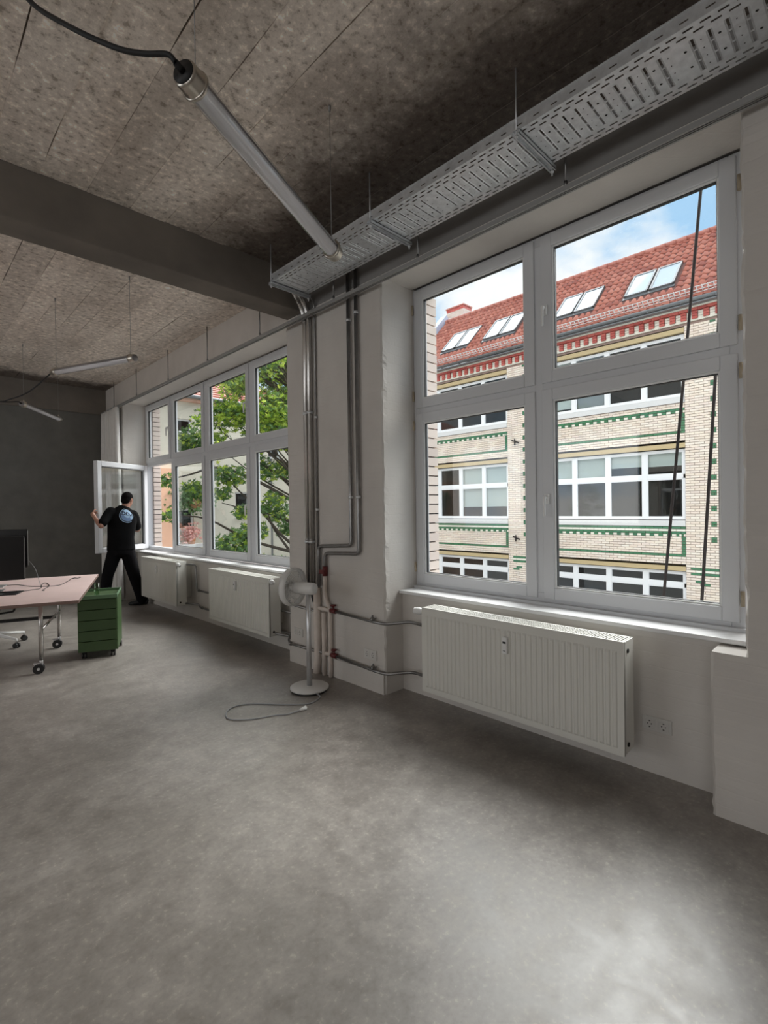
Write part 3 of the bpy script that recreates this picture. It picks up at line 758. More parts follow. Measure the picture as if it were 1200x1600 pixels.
left_line('wall_pipe', 'upper steel pipe in the niche between the two far radiators', [(2.97, 4.30, .42), (2.97, 6.55, .41), (2.97, 6.72, .41), (2.97, 6.74, .76), (2.86, 6.80, .77)], [(2.97, 6.65, .41), (2.97, 6.1, .415)])
left_line('wall_pipe', 'lower steel pipe in the niche between the two far radiators', [(2.97, 4.30, .19), (2.97, 6.62, .185), (2.97, 6.66, .22), (2.85, 6.80, .235)], [(2.97, 6.55, .187), (2.97, 6.05, .188)])

# ------------------------------------------------------------------ standing fan
FX, FY = 2.45, 3.40
t = thing('pedestal_fan', (FX, FY, 0), 'white pedestal fan standing in front of the pier', 'fan')
mb = MB(); mb.lathe([(0, .0), (.150, .0), (.150, .004), (0, .004)], (FX, FY, .0), n=40); mb.build('base_foot', M['black'], t)
mb = MB(); mb.lathe([(0, .012), (.150, .012), (.160, .018), (.160, .028), (.152, .034), (.03, .038), (0, .038)], (FX, FY, 0), n=48); mb.build('base', M['fan'], t)
mb = MB(); mb.tube([(FX, FY, .036), (FX, FY, .45), (FX, FY, .80)], [.023, .021, .021], 18); mb.build('pole', M['alu'], t, label='satin metal pole')
mb = MB(); mb.tube([(FX, FY, .79), (FX, FY, .825)], .012, 12); mb.build('pivot', M['black'], t)
fax = Vector((-.30, .954, .02)).normalized()
hc = Vector((FX+.0, FY, .845))
mb = MB(); q = hc - fax*.075; mb.lathe([(0, 0), (.030, .0), (.045, .008), (.050, .03), (.050, .19), (.046, .20), (0, .20)], q, tuple(fax), 24); mb.build('motor_housing', M['fan'], t)
gc = hc + fax*.155
fs = fax.cross(Vector((0,0,1))).normalized(); fu = fs.cross(fax).normalized()
def fring(mb, rad, off, r, n=40): mb.tube([gc+fax*off+rad*(cos(2*pi*k/n)*fs+sin(2*pi*k/n)*fu) for k in range(n)], r, 8, closed=True)
mb = MB(); mb.lathe([(.150, -.030), (.160, -.026), (.163, .0), (.160, .026), (.150, .030), (.146, .026), (.149, 0), (.146, -.026), (.150, -.030)], gc, tuple(fax), 48); mb.build('grille_ring', M['fan'], t)
for off, nm in ((-.034, 'rear_grille'), (.036, 'front_grille')):
    mb = MB()
    for rr in (.055, .10): fring(mb, rr, off*1.05, .0016)
    for k in range(54):
        an = 2*pi*k/54; d_ = cos(an)*fs+sin(an)*fu; d2 = cos(an+.22)*fs+sin(an+.22)*fu
        mb.tube([gc+fax*off*1.15+d_*.045, gc+fax*off*1.12+d2*.10, gc+fax*off+d2*.150], .0013, 4, cap=False)
    mb.lathe([(0, off*1.2), (.046, off*1.2), (.046, off*.9), (0, off*.9)], gc, tuple(fax), 20)
    mb.build(nm, M['fan'], t)
for k in range(7):
    mb = MB(); an = 2*pi*k/7; ring = []
    for i in range(5):
        r_ = .03+.105*i/4; w_ = .16+.35*(i/4)**.6; row = []
        for j in range(5):
            a_ = an + w_*(j/4-.5)*1.3 + .5*i/4; row.append(mb.pt(gc + fax*(.028*(j/4-.5)) + r_*(cos(a_)*fs+sin(a_)*fu)))
        ring.append(row)
    for i in range(4):
        for j in range(4): mb.face((ring[i][j], ring[i][j+1], ring[i+1][j+1], ring[i+1][j]), True)
    mb.build('blade', M['fanclear'], t)
mb = MB(); mb.lathe([(0, -.03), (.03, -.03), (.034, 0), (.028, .03), (0, .035)], gc, tuple(fax), 18); mb.build('hub', M['fan'], t)
mb = MB()
cpts = [(2.40, 3.255, .022), (2.415, 3.225, .010), (2.40, 3.19, .006), (2.35, 3.165, .006), (2.25, 3.15, .006), (2.12, 3.27, .006), (1.94, 3.475, .006), (1.81, 3.51, .006), (1.72, 3.43, .006), (1.70, 3.32, .006), (1.81, 3.21, .006), (1.96, 3.15, .006), (2.03, 3.10, .006), (2.13, 3.085, .010)]
mb.tube(spline(cpts, 8), .0045, 8); co = mb.build('power_cord', M['cable_grey'], t, label='grey power cord lying in a loop')
mb = MB(); mb.tube([(2.13, 3.085, .012), (2.165, 3.082, .014), (2.185, 3.08, .016)], [.008, .014, .016], 10); mb.build('plug', M['white'], co, label='white plug')
mb = MB(); mb.tube([(2.185, 3.088, .016), (2.203, 3.087, .016)], .0024, 6); mb.tube([(2.183, 3.070, .016), (2.201, 3.069, .016)], .0024, 6); mb.build('plug_pin', M['nickel'], co)

# ------------------------------------------------------------------ desk
DA = radians(-19); DX, DY = 1.135, 4.95         # near right corner
XF = (DX, DY, 0, DA)
t = thing('desk', (.6, 5.9, 0), 'double desk with pale pink top on chrome legs with castors', 'desk')
for k in range(2):
    mb = MB(XF); y0 = k*1.003; mb.box(-1.95, 0, y0, y0+1.0, .715, .741); o = mb.build('desktop', [M['desk']], t, bevel=.002)
    mb = MB(XF); mb.box(-1.952, .0015, y0-.0018, y0+.0010, .7135, .7395); mb.box(.0, .0018, y0, y0+1.0, .7135, .7395); mb.build('edge_band', M['deskedge'], o)
def desk_local(p):
    dx, dy = p[0]-DX, p[1]-DY; return (dx*cos(DA)+dy*sin(DA), -dx*sin(DA)+dy*cos(DA))
l1 = desk_local((.969, 5.585)); l2 = desk_local((1.298, 6.495))
legs = [l1, l2, (l1[0]-1.45, l1[1]), (l2[0]-1.45, l2[1])]
for lx, ly in legs:
    mb = MB(XF); mb.tube([(lx, ly, .125), (lx, ly, .715)], .0185, 16); lg = mb.build('leg', M['chrome'], t)
    mb = MB(XF)
    mb.tube([(lx-.02, ly-.024, .047), (lx-.02, ly-.008, .047)], .046, 18); mb.tube([(lx-.02, ly+.008, .047), (lx-.02, ly+.024, .047)], .046, 18)
    ca = mb.build('caster', M['black'], lg)
    mb = MB(XF); mb.tube([(lx, ly, .13), (lx, ly, .085)], .015, 10); mb.box(lx-.055, lx+.012, ly-.012, ly+.012, .072, .10); mb.tube([(lx-.02, ly-.027, .047), (lx-.02, ly-.0245, .047)], .013, 12); mb.tube([(lx-.02, ly+.0245, .047), (lx-.02, ly+.027, .047)], .013, 12)
    mb.box(lx-.062, lx-.012, ly-.018, ly+.018, .094, .104)
    mb.build('caster_fork', M['alu'], lg)
for dx in (0, -1.45):
    mb = MB(XF); mb.tube([(l1[0]+dx, l1[1], .405), (l2[0]+dx, l2[1], .405)], .0125, 12); mb.build('crossbar', M['chrome'], t)
ym = (l1[1]+l2[1])/2 + .25
mb = MB(XF); mb.box(l1[0]-1.45, l1[0]+.02, ym-.015, ym+.015, .375, .405); mb.build('stretcher', M['black'], t, label='dark stretcher bar')
mb = MB(XF)
for dx in (0, -1.45): mb.box(l1[0]+dx-.015, l1[0]+dx+.015, .1, 1.9, .695, .715)
mb.build('top_rail', M['alu'], t)

# ------------------------------------------------------------------ monitors, keyboard, cables on the desk
def monitor(cx, cy, ang, z0, z1, w, label, foot):
    t = thing('monitor', (cx, cy, .741), label, 'monitor', 'monitors on the pink desk')
    xf = (cx, cy, 0, ang)
    o = MB(xf).box(-w/2, w/2, -.014, .014, z0, z1).build('housing', M['black'], t, bevel=.004)
    MB(xf).box(-w/2+.008, w/2-.008, -.0155, -.0135, z0+.014, z1-.008).build('screen', M['screen'], t)
    MB(xf).box(-w/2-.0012, w/2+.0012, .006, .013, z0+.02, z1-.02).build('side_strip', M['alu'], t, label='silver side edge')
    MB(xf).box(-.11, .11, -.09, .10, .741, .751).build('foot', M[foot], t, bevel=.003)
    MB(xf).box(-.035, .035, .02, .045, .75, z0+.2).build('stand', M[foot], t, bevel=.004)
    MB(xf).box(-.05, .05, .012, .03, z0+.08, z0+.22).build('mount', M['black'], t)
    return t
monitor(.655, 6.12, radians(-16), .845, 1.275, .56, 'black monitor with a silver edge, in front on the pink desk', 'alu')
monitor(.715, 6.50, radians(-19), .93, 1.335, .62, 'black monitor standing behind the other one', 'alu')
t = thing('laptop', (.62, 6.33, .742), 'flat black laptop lying on the pink desk below the monitors', 'laptop')
mbx = (.80, 6.42, 0, radians(-40))
t.location = (.70, 5.95, .742); ORG[t.name] = Vector(t.location)
KX = (.70, 5.88, 0, radians(-24))
MB(KX).box(-.165, .165, -.11, .11, .7415, .752).build('body', M['black'], t, bevel=.003)
mb = MB(KX)
for r_ in range(5):
    for k in range(12): mb.box(-.148+k*.0247, -.128+k*.0247, -.012+r_*.0225, .006+r_*.0225, .752, .7545)
mb.build('keys', M['screen'], t, kind='stuff'); MB(KX).box(-.05, .05, -.095, -.03, .752, .7528).build('touchpad', M['zinc'], t)
def desk_cable(label, pts, m='blackcable', r=.003):
    mb = MB(); mb.tube(spline(pts, 6), r, 6); return mb.build('cable', M[m], None, base=pts[0], label=label, cat='cable')
zt = .745
desk_cable('thin dark cable sweeping across the pink desk from the monitors to a loop', [(.80, 6.55, zt), (.924, 6.50, zt), (.992, 6.27, zt), (1.08, 6.14, zt), (1.209, 6.089, zt), (1.33, 6.3, zt), (1.453, 6.60, zt), (1.53, 6.69, zt), (1.55, 6.64, zt), (1.49, 6.57, zt), (1.44, 6.60, zt)])
desk_cable('thin dark cable with a short plug, lying in a small coil on the pink desk', [(.80, 5.84, zt), (.84, 5.88, zt), (.93, 5.93, zt), (1.016, 5.96, zt), (1.06, 6.05, zt), (1.10, 6.25, zt), (1.15, 6.42, zt), (1.17, 6.36, zt), (1.14, 6.12, zt), (1.07, 5.93, zt), (1.03, 5.83, zt), (1.04, 5.79, zt)])
desk_cable('thin grey cable hanging down from the rear monitor to the desk', [(.95, 6.46, 1.05), (1.0, 6.42, 1.02), (1.06, 6.36, .92), (1.08, 6.28, .80), (1.085, 6.22, zt), (1.08, 6.15, zt)], 'cable_grey', .002)

# ------------------------------------------------------------------ office chair
CX, CY = .78, 7.10
t = thing('office_chair', (CX, CY, 0), 'office chair with white star base and black castors under the desk', 'chair')
for k, an in enumerate([math.atan2(7.194-CY, 1.096-CX) + 2*pi*j/5 for j in range(5)]):
    e_ = Vector((CX+.315*cos(an), CY+.315*sin(an), .085)); c0 = Vector((CX+.03*cos(an), CY+.03*sin(an), .145))
    mb = MB(); mb.tube([c0, c0.lerp(e_, .5)+Vector((0,0,.004)), e_+Vector((0,0,.012)), e_+Vector((0,0,-.02))], [.022, .018, .014, .010], 10); lg = mb.build('base_arm', M['white'], t)
    mb = MB(); d_ = Vector((-sin(an), cos(an), 0)); c_ = Vector((e_.x, e_.y, .029))
    mb.tube([c_-d_*.026, c_-d_*.006], .028, 14); mb.tube([c_+d_*.006, c_+d_*.026], .028, 14); mb.box(c_.x-.012, c_.x+.012, c_.y-.012, c_.y+.012, .04, .066); mb.build('caster', M['black'], lg)
mb = MB(); mb.tube([(CX, CY, .11), (CX, CY, .20), (CX, CY, .20), (CX, CY, .43)], [.032, .030, .018, .018], 14); mb.build('gas_column', M['alu'], t)
CXF = (CX, CY, 0, radians(160))
MB(CXF).box(-.10, .10, -.12, .12, .42, .46).build('mechanism', M['black'], t, bevel=.01)
mb = MB(CXF); pr = [(-.23, -.22), (.23, -.22), (.24, .22), (-.24, .22)]
mb.box(-.235, .235, -.235, .235, .462, .505); mb.build('seat', M['black'], t, bevel=.018)
mb = MB(); mb.tube(circ_path([(.72, 6.87, .475), (.965, 6.90, .475), (.945, 6.88, .405), (.70, 6.85, .40), (.72, 6.87, .475)], .02), .011, 8)
mb.build('seat_frame', M['black'], t)
for s in (-1, 1):
    mb = MB(CXF); mb.tube(circ_path([(s*.10, 0, .44), (s*.27, 0, .44), (s*.285, .0, .62), (s*.285, .0, .66)], .05), .014, 10); a_ = mb.build('armrest_support', M['white'], t)
    MB(CXF).box(s*.285-.035, s*.285+.035, -.12, .12, .655, .685).build('arm_pad', M['black'], a_, bevel=.01)
mb = MB(CXF); mb.tube(circ_path([(0, -.10, .45), (0, -.27, .46), (0, -.29, .60), (0, -.27, .80)], .06), .018, 10); mb.build('back_spine', M['white'], t)
mb = MB(CXF); g = []
for i in range(9):
    z = .58+.40*i/8; row = []
    for j in range(9):
        u = j/8-.5; row.append(mb.pt((u*.43*(1-.12*(i/8)**2), -.27-.04*(i/8)+.05*(1-4*u*u)*-.6+.03, z)))
    g.append(row)
for i in range(8):
    for j in range(8): mb.face((g[i][j], g[i][j+1], g[i+1][j+1], g[i+1][j]), True)
mb.build('backrest', M['black'], t, solid=.03)

# ------------------------------------------------------------------ green pedestal
A0 = Vector((1.316, 5.792)); A1 = Vector((1.652, 5.662)); wd = (A1-A0).length; PA = math.atan2(A1.y-A0.y, A1.x-A0.x)
PX = (A0.x, A0.y, 0, PA); dp = .50
t = thing('drawer_pedestal', ((A0.x+A1.x)/2, (A0.y+A1.y)/2, 0), 'dark green five-drawer pedestal on black castors beside the pink desk', 'drawer unit')
mb = MB(PX); mb.box(0, .016, .012, dp, .07, .625); mb.box(wd-.016, wd, .012, dp, .07, .625); mb.box(0, wd, dp-.015, dp, .07, .625); mb.box(0, wd, .012, dp, .07, .085); mb.box(0, wd, .012, dp, .60, .625)
mb.build('carcass', M['green'], t, bevel=.002)
for k in range(5):
    z0 = .072+k*.107
    o = MB(PX).box(.003, wd-.003, -.006, .014, z0+.003, z0+.1035).build('drawer', M['green'], t, bevel=.002)
mb = MB(PX); mb.box(-.002, wd+.002, -.008, .008, .612, .650); mb.box(-.002, .010, .008, dp, .625, .650); mb.box(wd-.010, wd+.002, .008, dp, .625, .650); mb.box(-.002, wd+.002, dp-.01, dp+.002, .625, .650)
mb.build('tray_rim', M['greenlip'], t, bevel=.002, label='lighter green rim of the top tray')
for cx_, cy_ in ((.05, .05), (wd-.05, .05), (.05, dp-.06), (wd-.02, dp-.06)):
    mb = MB(PX); mb.tube([(cx_-.022, cy_, .030), (cx_-.005, cy_, .030)], .030, 16); mb.tube([(cx_+.005, cy_, .030), (cx_+.022, cy_, .030)], .030, 16); mb.box(cx_-.012, cx_+.012, cy_-.012, cy_+.012, .04, .072); mb.build('caster', M['black'], t)
lx, ly = .16, .14
gt = thing('glass', tuple(MB(PX).v) if False else (A0.x+lx*cos(PA)-ly*sin(PA), A0.y+lx*sin(PA)+ly*cos(PA), .626), 'slim pale green glass standing on the green pedestal', 'glass')
mb = MB(); mb.lathe([(0, .0), (.022, 0), (.024, .004), (.026, .135), (.0235, .135), (.021, .01), (0, .01)], gt.location, n=20); mb.build('vessel', M['blueglass'], gt)

# ------------------------------------------------------------------ person
PB = (2.56, 8.40)
person = thing('person', (2.58, 8.45, 0), 'person in black T-shirt and trousers seen from behind, holding the open window leaf', 'person')
VIEW = Vector((.29, .957, 0)).normalized(); RT = Vector((.957, -.29, 0))       # away from the viewer / to the viewer's right
def ell_tube(mb, ring, n=18):
    """ring: (centre, half width, half depth, width axis) stacked"""
    rows = []
    for k, (c_, a_, b_, wx) in enumerate(ring):
        c_ = Vector(c_); wx = Vector(wx).normalized()
        tng = (Vector(ring[min(k+1, len(ring)-1)][0]) - Vector(ring[max(k-1, 0)][0])).normalized()
        wx = (wx - tng*wx.dot(tng)).normalized(); dx = tng.cross(wx)
        rows.append([mb.pt(c_ + a_*cos(2*pi*j/n)*wx + b_*sin(2*pi*j/n)*dx) for j in range(n)])
    for k in range(len(rows)-1):
        for j in range(n): mb.face((rows[k][j], rows[k][(j+1)%n], rows[k+1][(j+1)%n], rows[k+1][j]), True)
    mb.face(list(reversed(rows[0]))); mb.face(rows[-1])
def ball(mb, c_, r, sx=1, sy=1, sz=1, n=14, axes=None):
    X, Y_, Z = axes or (RT, VIEW, Vector((0,0,1))); c_ = Vector(c_); rows = []
    for i in range(1, n):
        th = pi*i/n; rows.append([mb.pt(c_ + r*(sx*sin(th)*cos(2*pi*j/n)*X + sy*sin(th)*sin(2*pi*j/n)*Y_ + sz*cos(th)*Z)) for j in range(n)])
    a_ = mb.pt(c_+r*sz*Z); b_ = mb.pt(c_-r*sz*Z)
    for j in range(n):
        mb.face((a_, rows[0][j], rows[0][(j+1)%n]), True); mb.face((b_, rows[-1][(j+1)%n], rows[-1][j]), True)
    for i in range(len(rows)-1):
        for j in range(n): mb.face((rows[i][j], rows[i+1][j], rows[i+1][(j+1)%n], rows[i][(j+1)%n]), True)
def remesh(o, vox, it=6):
    m1 = o.modifiers.new('remesh', 'REMESH'); m1.mode = 'VOXEL'; m1.voxel_size = vox; m1.use_smooth_shade = True
    m2 = o.modifiers.new('smooth', 'SMOOTH'); m2.iterations = it; m2.factor = .5
J = dict(head=(2.628, 8.42, 1.700), neck=(2.590, 8.40, 1.59), shL=(2.365, 8.40, 1.505), shR=(2.700, 8.37, 1.450), elL=(2.215, 8.30, 1.300), wrL=(2.175, 8.42, 1.410), haL=(2.150, 8.47, 1.475),
         elR=(2.80, 8.50, 1.22), wrR=(2.83, 8.68, 1.20), haR=(2.84, 8.73, 1.21), chest=(2.535, 8.39, 1.36), waist=(2.515, 8.385, 1.08), pelvis=(2.520, 8.40, .93), hipL=(2.435, 8.42, .885), hipR=(2.610, 8.385, .875),
         knL=(2.345, 8.48, .53), anL=(2.33, 8.63, .10), knR=(2.700, 8.39, .50), anR=(2.845, 8.47, .09))
J = {k: Vector(v) for k, v in J.items()}
HX_ = Vector((.90, .20, -.10)).normalized()       # width axis of the turned head is set below
face_dir = Vector((.72, .60, -.35)).normalized(); head_r = face_dir.cross(Vector((0,0,1))).normalized(); head_u = head_r.cross(face_dir).normalized()
b = MB()
# torso, neck, head
ell_tube(b, [(J['pelvis']-Vector((0,0,.06)), .15, .10, RT), (J['pelvis'], .165, .115, RT), (J['waist'], .150, .105, RT), (J['chest'], .175, .118, RT), (J['chest']+Vector((.01,0,.08)), .175, .11, RT-Vector((0,0,.12))), (J['neck']-Vector((.015,0,.06)), .11, .085, RT-Vector((0,0,.12))), (J['neck'], .062, .062, RT)], 20)
ell_tube(b, [(J['neck']-Vector((.01,0,.05)), .066, .066, RT), (J['neck']+Vector((.012,0,.03)), .058, .060, RT), (J['head']-Vector((.0,.0,.04)), .055, .06, RT)], 16)
ball(b, J['head'], .1, .76, .97, 1.05, 18, (head_r, face_dir, head_u))
ball(b, J['head']+face_dir*.035-head_u*.055, .1, .60, .60, .62, 14, (head_r, face_dir, head_u))
ball(b, J['head']+face_dir*.100-head_u*.022, .1, .13, .16, .24, 8, (head_r, face_dir, head_u))          # nose
ball(b, J['head']+face_dir*.085-head_u*.072, .1, .24, .10, .09, 8, (head_r, face_dir, head_u))          # lips
ball(b, J['head']+face_dir*.080+head_u*.022, .1, .52, .14, .10, 8, (head_r, face_dir, head_u))          # brow
for s in (-1, 1):
    ball(b, J['head']+head_r*s*.078-face_dir*.008-head_u*.012, .1, .10, .20, .32, 10, (head_r, face_dir, head_u))   # ears
def limb(mb, pts, n=12):
    pts = [(Vector(p), r) for p, r in pts]; mb.tube([p for p, r in pts], [r for p, r in pts], n)
    for p, r in pts: ball(mb, p, r*.99, n=8)
limb(b, [(J['shL'], .058), (J['shL'].lerp(J['elL'], .5), .050), (J['elL'], .042), (J['elL'].lerp(J['wrL'], .35), .043), (J['wrL'], .028)])
limb(b, [(J['shR'], .058), (J['shR'].lerp(J['elR'], .5), .050), (J['elR'], .042), (J['elR'].lerp(J['wrR'], .35), .043), (J['wrR'], .028)])
limb(b, [(J['hipL'], .095), (J['hipL'].lerp(J['knL'], .5), .078), (J['knL'], .058), (J['knL'].lerp(J['anL'], .35), .056), (J['anL'], .036)])
limb(b, [(J['hipR'], .095), (J['hipR'].lerp(J['knR'], .5), .078), (J['knR'], .058), (J['knR'].lerp(J['anR'], .35), .056), (J['anR'], .036)])
# left hand gripping the free stile: palm behind the edge, fingers curled round it
SD = Vector((sin(ANG), -cos(ANG), 0))        # from hinge towards the free edge
SNv = Vector((cos(ANG), sin(ANG), 0))        # sash normal, pointing to the outer face
def hand(mb, wr, palm, fdirs, curl, thumb):
    limb(mb, [(wr, .026), (wr.lerp(palm, .5), .030), (palm, .030)], 10)
    for base, d1, d2, ln in fdirs:
        p0 = Vector(base); p1 = p0+Vector(d1)*ln*.5; p2 = p1+Vector(d2)*ln*.32; p3 = p2+Vector(curl)*ln*.26
        limb(mb, [(p0, .0095), (p1, .009), (p2, .0085), (p3, .0075)], 8)
    limb(mb, [(thumb[0], .012), (thumb[1], .011), (thumb[2], .009)], 8)
edge = Vector((HX, HY, 0)) + SD*lw
pal = J['haL']
e0 = edge + SD*.03 + Vector((0, 0, pal.z))
fd = []
for k, (dz, ln) in enumerate(((.036, .085), (.012, .095), (-.012, .09), (-.036, .072))):
    bs = pal + Vector((0, 0, dz)) + (e0-pal)*.25
    d1 = (Vector((e0.x, e0.y, bs.z)) + SNv*.02 - bs).normalized()
    fd.append((bs, d1, SNv*.9 + SD*.1, ln))
hand(b, J['wrL'], pal, fd, (SNv*.3 - SD*.95), (pal+Vector((0,0,.02)), pal+Vector((.02, -.0, .055)), pal+Vector((.05, .01, .068))))
hr = J['haR']; fd = []
for k, (dz, ln) in enumerate(((-.036, .08), (-.012, .09), (.012, .085), (.036, .07))):
    fd.append((hr + SD*dz + Vector((0,0,.02)), Vector((.0, .45, .9)).normalized(), Vector((0, .6, .75)).normalized(), ln))
hand(b, J['wrR'], hr, fd, Vector((0, .7, .4)), (hr-SD*.02, hr-SD*.05+Vector((0,.02,.02)), hr-SD*.065+Vector((0,.03,.05))))
bo = b.build('body', M['skin'], person); remesh(bo, .0065, 3)
# hair cap
h = MB(); ball(h, J['head']-face_dir*.012+head_u*.018, .1, .82, .98, 1.00, 20, (head_r, face_dir, head_u))
ball(h, J['head']-face_dir*.040-head_u*.030, .1, .70, .62, .72, 14, (head_r, face_dir, head_u))
ho = h.build('hair', M['hair'], person, label='short dark hair'); remesh(ho, .008, 3)
# trim the hair so it leaves the face and ears clear
# T-shirt
s_ = MB()
sl = RT - Vector((0,0,.20))
ell_tube(s_, [(J['pelvis']+Vector((.0,0,-.02)), .200, .140, RT), (J['pelvis']+Vector((0,0,.06)), .195, .135, RT), (J['waist']+Vector((0,0,.03)), .188, .132, RT), (J['chest'], .205, .140, RT), (J['chest']+Vector((.012,0,.085)), .200, .130, sl), (J['neck']-Vector((.025,0,.055)), .130, .100, sl), (J['neck']-Vector((.006,0,.0)), .074, .074, sl)], 24)
limb(s_, [(J['shL']+Vector((.015, 0, 0)), .080), (J['shL'].lerp(J['elL'], .25), .070), (J['shL'].lerp(J['elL'], .5), .067), (J['shL'].lerp(J['elL'], .80), .067)], 14)
limb(s_, [(J['shR']+Vector((-.015, 0, 0)), .086), (J['shR'].lerp(J['elR'], .25), .078), (J['shR'].lerp(J['elR'], .5), .069), (J['shR'].lerp(J['elR'], .80), .069)], 14)
shirt = s_.build('t_shirt', M['shirt'], person, label='black T-shirt with round pale blue print'); remesh(shirt, .011, 5)
# trousers
p_ = MB()
ell_tube(p_, [(J['pelvis']+Vector((0,0,.05)), .182, .130, RT), (J['pelvis']-Vector((0,0,.03)), .190, .136, RT), (J['pelvis']-Vector((0,0,.10)), .175, .125, RT)], 20)
limb(p_, [(J['hipL'], .108), (J['hipL'].lerp(J['knL'], .5), .098), (J['knL'], .084), (J['knL'].lerp(J['anL'], .5), .078), (J['anL']+Vector((0,0,-.02)), .078)], 14)
limb(p_, [(J['hipR'], .108), (J['hipR'].lerp(J['knR'], .5), .100), (J['knR'], .088), (J['knR'].lerp(J['anR'], .5), .082), (J['anR']+Vector((0,0,.0)), .084)], 14)
po = p_.build('trousers', M['trouser'], person, label='loose black trousers'); remesh(po, .012, 5)
for an, d_ in ((J['anR'], Vector((-.86, .45, 0)).normalized()), (J['anL'], Vector((-.30, .95, 0)).normalized())):
    sh = MB(); g0 = Vector((an.x, an.y, 0)); wv = Vector((-d_.y, d_.x, 0))
    ell_tube(sh, [(g0-d_*.085+Vector((0,0,.045)), .030, .040, wv), (g0-d_*.05+Vector((0,0,.055)), .042, .053, wv), (g0+d_*.04+Vector((0,0,.048)), .046, .046, wv), (g0+d_*.12+Vector((0,0,.037)), .050, .036, wv), (g0+d_*.185+Vector((0,0,.030)), .036, .026, wv), (g0+d_*.205+Vector((0,0,.028)), .015, .016, wv)], 16)
    so = sh.build('shoe', M['shoe'], person); remesh(so, .008, 2)
# round print on the back: ring, disc and letters pressed onto the shirt
ec = Vector((2.574, 8.20, 1.475)); en = Vector((-.10, 1, .10)).normalized(); ex = Vector((.957, -.10, -.22)).normalized(); ey = ex.cross(-en).normalized()
if ey.z < 0: ey = -ey
def on_back(mb, u, v, off): return mb.pt(ec + ex*u + ey*v - en*off)
def stick(o, off):
    m1 = o.modifiers.new('wrap', 'SHRINKWRAP'); m1.target = shirt; m1.wrap_method = 'PROJECT'; m1.use_project_z = False
    m1.wrap_method = 'NEAREST_SURFACEPOINT'; m1.offset = off; m1.wrap_mode = 'ABOVE_SURFACE'
def disc(r0, r1, nr, off, name, m, a0=0, a1=2*pi, n=48, parent=None):
    mb = MB(); rows = []
    for i in range(nr+1):
        r = r0+(r1-r0)*i/nr; rows.append([on_back(mb, r*cos(a0+(a1-a0)*j/n), r*sin(a0+(a1-a0)*j/n), .0) for j in range(n+1)])
    for i in range(nr):
        for j in range(n): mb.face((rows[i][j], rows[i][j+1], rows[i+1][j+1], rows[i+1][j]), True)
    o = mb.build(name, m, shirt); stick(o, off); return o
disc(.001, .112, 6, .004, 'print_disc', M['printblue'])
disc(.112, .126, 1, .0045, 'print_ring', M['printdark'])
disc(.130, .140, 1, .005, 'print_outer_ring', M['printblue'], radians(120), radians(310))
disc(.06, .108, 2, .0055, 'print_shade', M['printmid'], radians(200), radians(318))
fc = bpy.data.curves.new('print_letters', 'FONT'); fc.body = 'DDA'; fc.size = .098; fc.align_x = 'CENTER'; fc.align_y = 'CENTER'; fc.resolution_u = 2; fc.offset = .004
tmp = bpy.data.objects.new('tmp_text', fc); COL.objects.link(tmp)
bpy.context.view_layer.update()
me = bpy.data.meshes.new_from_object(tmp.evaluated_get(bpy.context.evaluated_depsgraph_get()))
COL.objects.unlink(tmp); bpy.data.objects.remove(tmp)
bm = bmesh.new(); bm.from_mesh(me)
bmesh.ops.subdivide_edges(bm, edges=bm.edges[:], cuts=1)
for v in bm.verts:
    v.co = ec + ex*v.co.x + ey*(v.co.y+.018) - en*.0 - ORG[shirt.name]
bm.to_mesh(me); bm.free(); me.materials.clear(); me.materials.append(M['printdark'])
lo = bpy.data.objects.new('print_letters', me); COL.objects.link(lo); lo.parent = shirt; stick(lo, .0065)

# ------------------------------------------------------------------ courtyard: ground
MB().box(3.4, 40, -20, 45, -9.3, -9).build('courtyard_ground', M['ground'], kind=S, label='paved courtyard floor far below the windows')

# ------------------------------------------------------------------ courtyard: brick building opposite
FXX = 17.0
bd = thing('brick_building', (FXX, 8, -9), 'long cream glazed brick building across the courtyard with red tiled roof', 'building')
PITCH_Y = 6.08; PW = 1.45; WW = PITCH_Y-PW
bays = [4.32+PITCH_Y*k for k in (-1, 0, 1)]          # near (low y) jamb of each window bay
FLOOR = 3.74; CO = FLOOR/49
Yl, Yh = -3.2, 17.2
rowsW = [(1.05, 3.20), (1.05-FLOOR, 3.20-FLOOR), (1.05+FLOOR, 6.66)]
# backing masonry and the dark rooms behind
mb = MB()
piers = [(Yl, bays[0])] + [(b_+WW, b_+WW+PW) for b_ in bays[:2]] + [(bays[2]+WW, Yh)]
for a, b_ in piers: mb.box(FXX+.03, FXX+.45, a, b_, -9, 7.4)
for b_ in bays:
    mb.box(FXX+.03, FXX+.45, b_, b_+WW, -.30, .85); mb.box(FXX+.03, FXX+.45, b_, b_+WW, -.30+FLOOR, .85+FLOOR); mb.box(FXX+.03, FXX+.45, b_, b_+WW, 6.86, 7.4); mb.box(FXX+.03, FXX+.45, b_, b_+WW, -9, .85-FLOOR)
mb.build('masonry', M['mortar'], bd)
MB().box(FXX+.2, FXX+6, Yh, 24.5, -9, 7.6).build('plain_wing', M['plaster'], bd)
mb = MB(); mb.box(FXX+1.6, FXX+8, Yl, Yh, -9, 7.4); mb.box(FXX+.45, FXX+1.6, Yl, Yl+.2, -9, 7.4); mb.box(FXX+.45, FXX+1.6, Yh-.2, Yh, -9, 7.4)
for z in (-3.3, .45, 4.2, 7.2): mb.box(FXX+.45, FXX+1.6, Yl, Yh, z-.15, z+.15)
mb.build('interior', M['room'], bd)
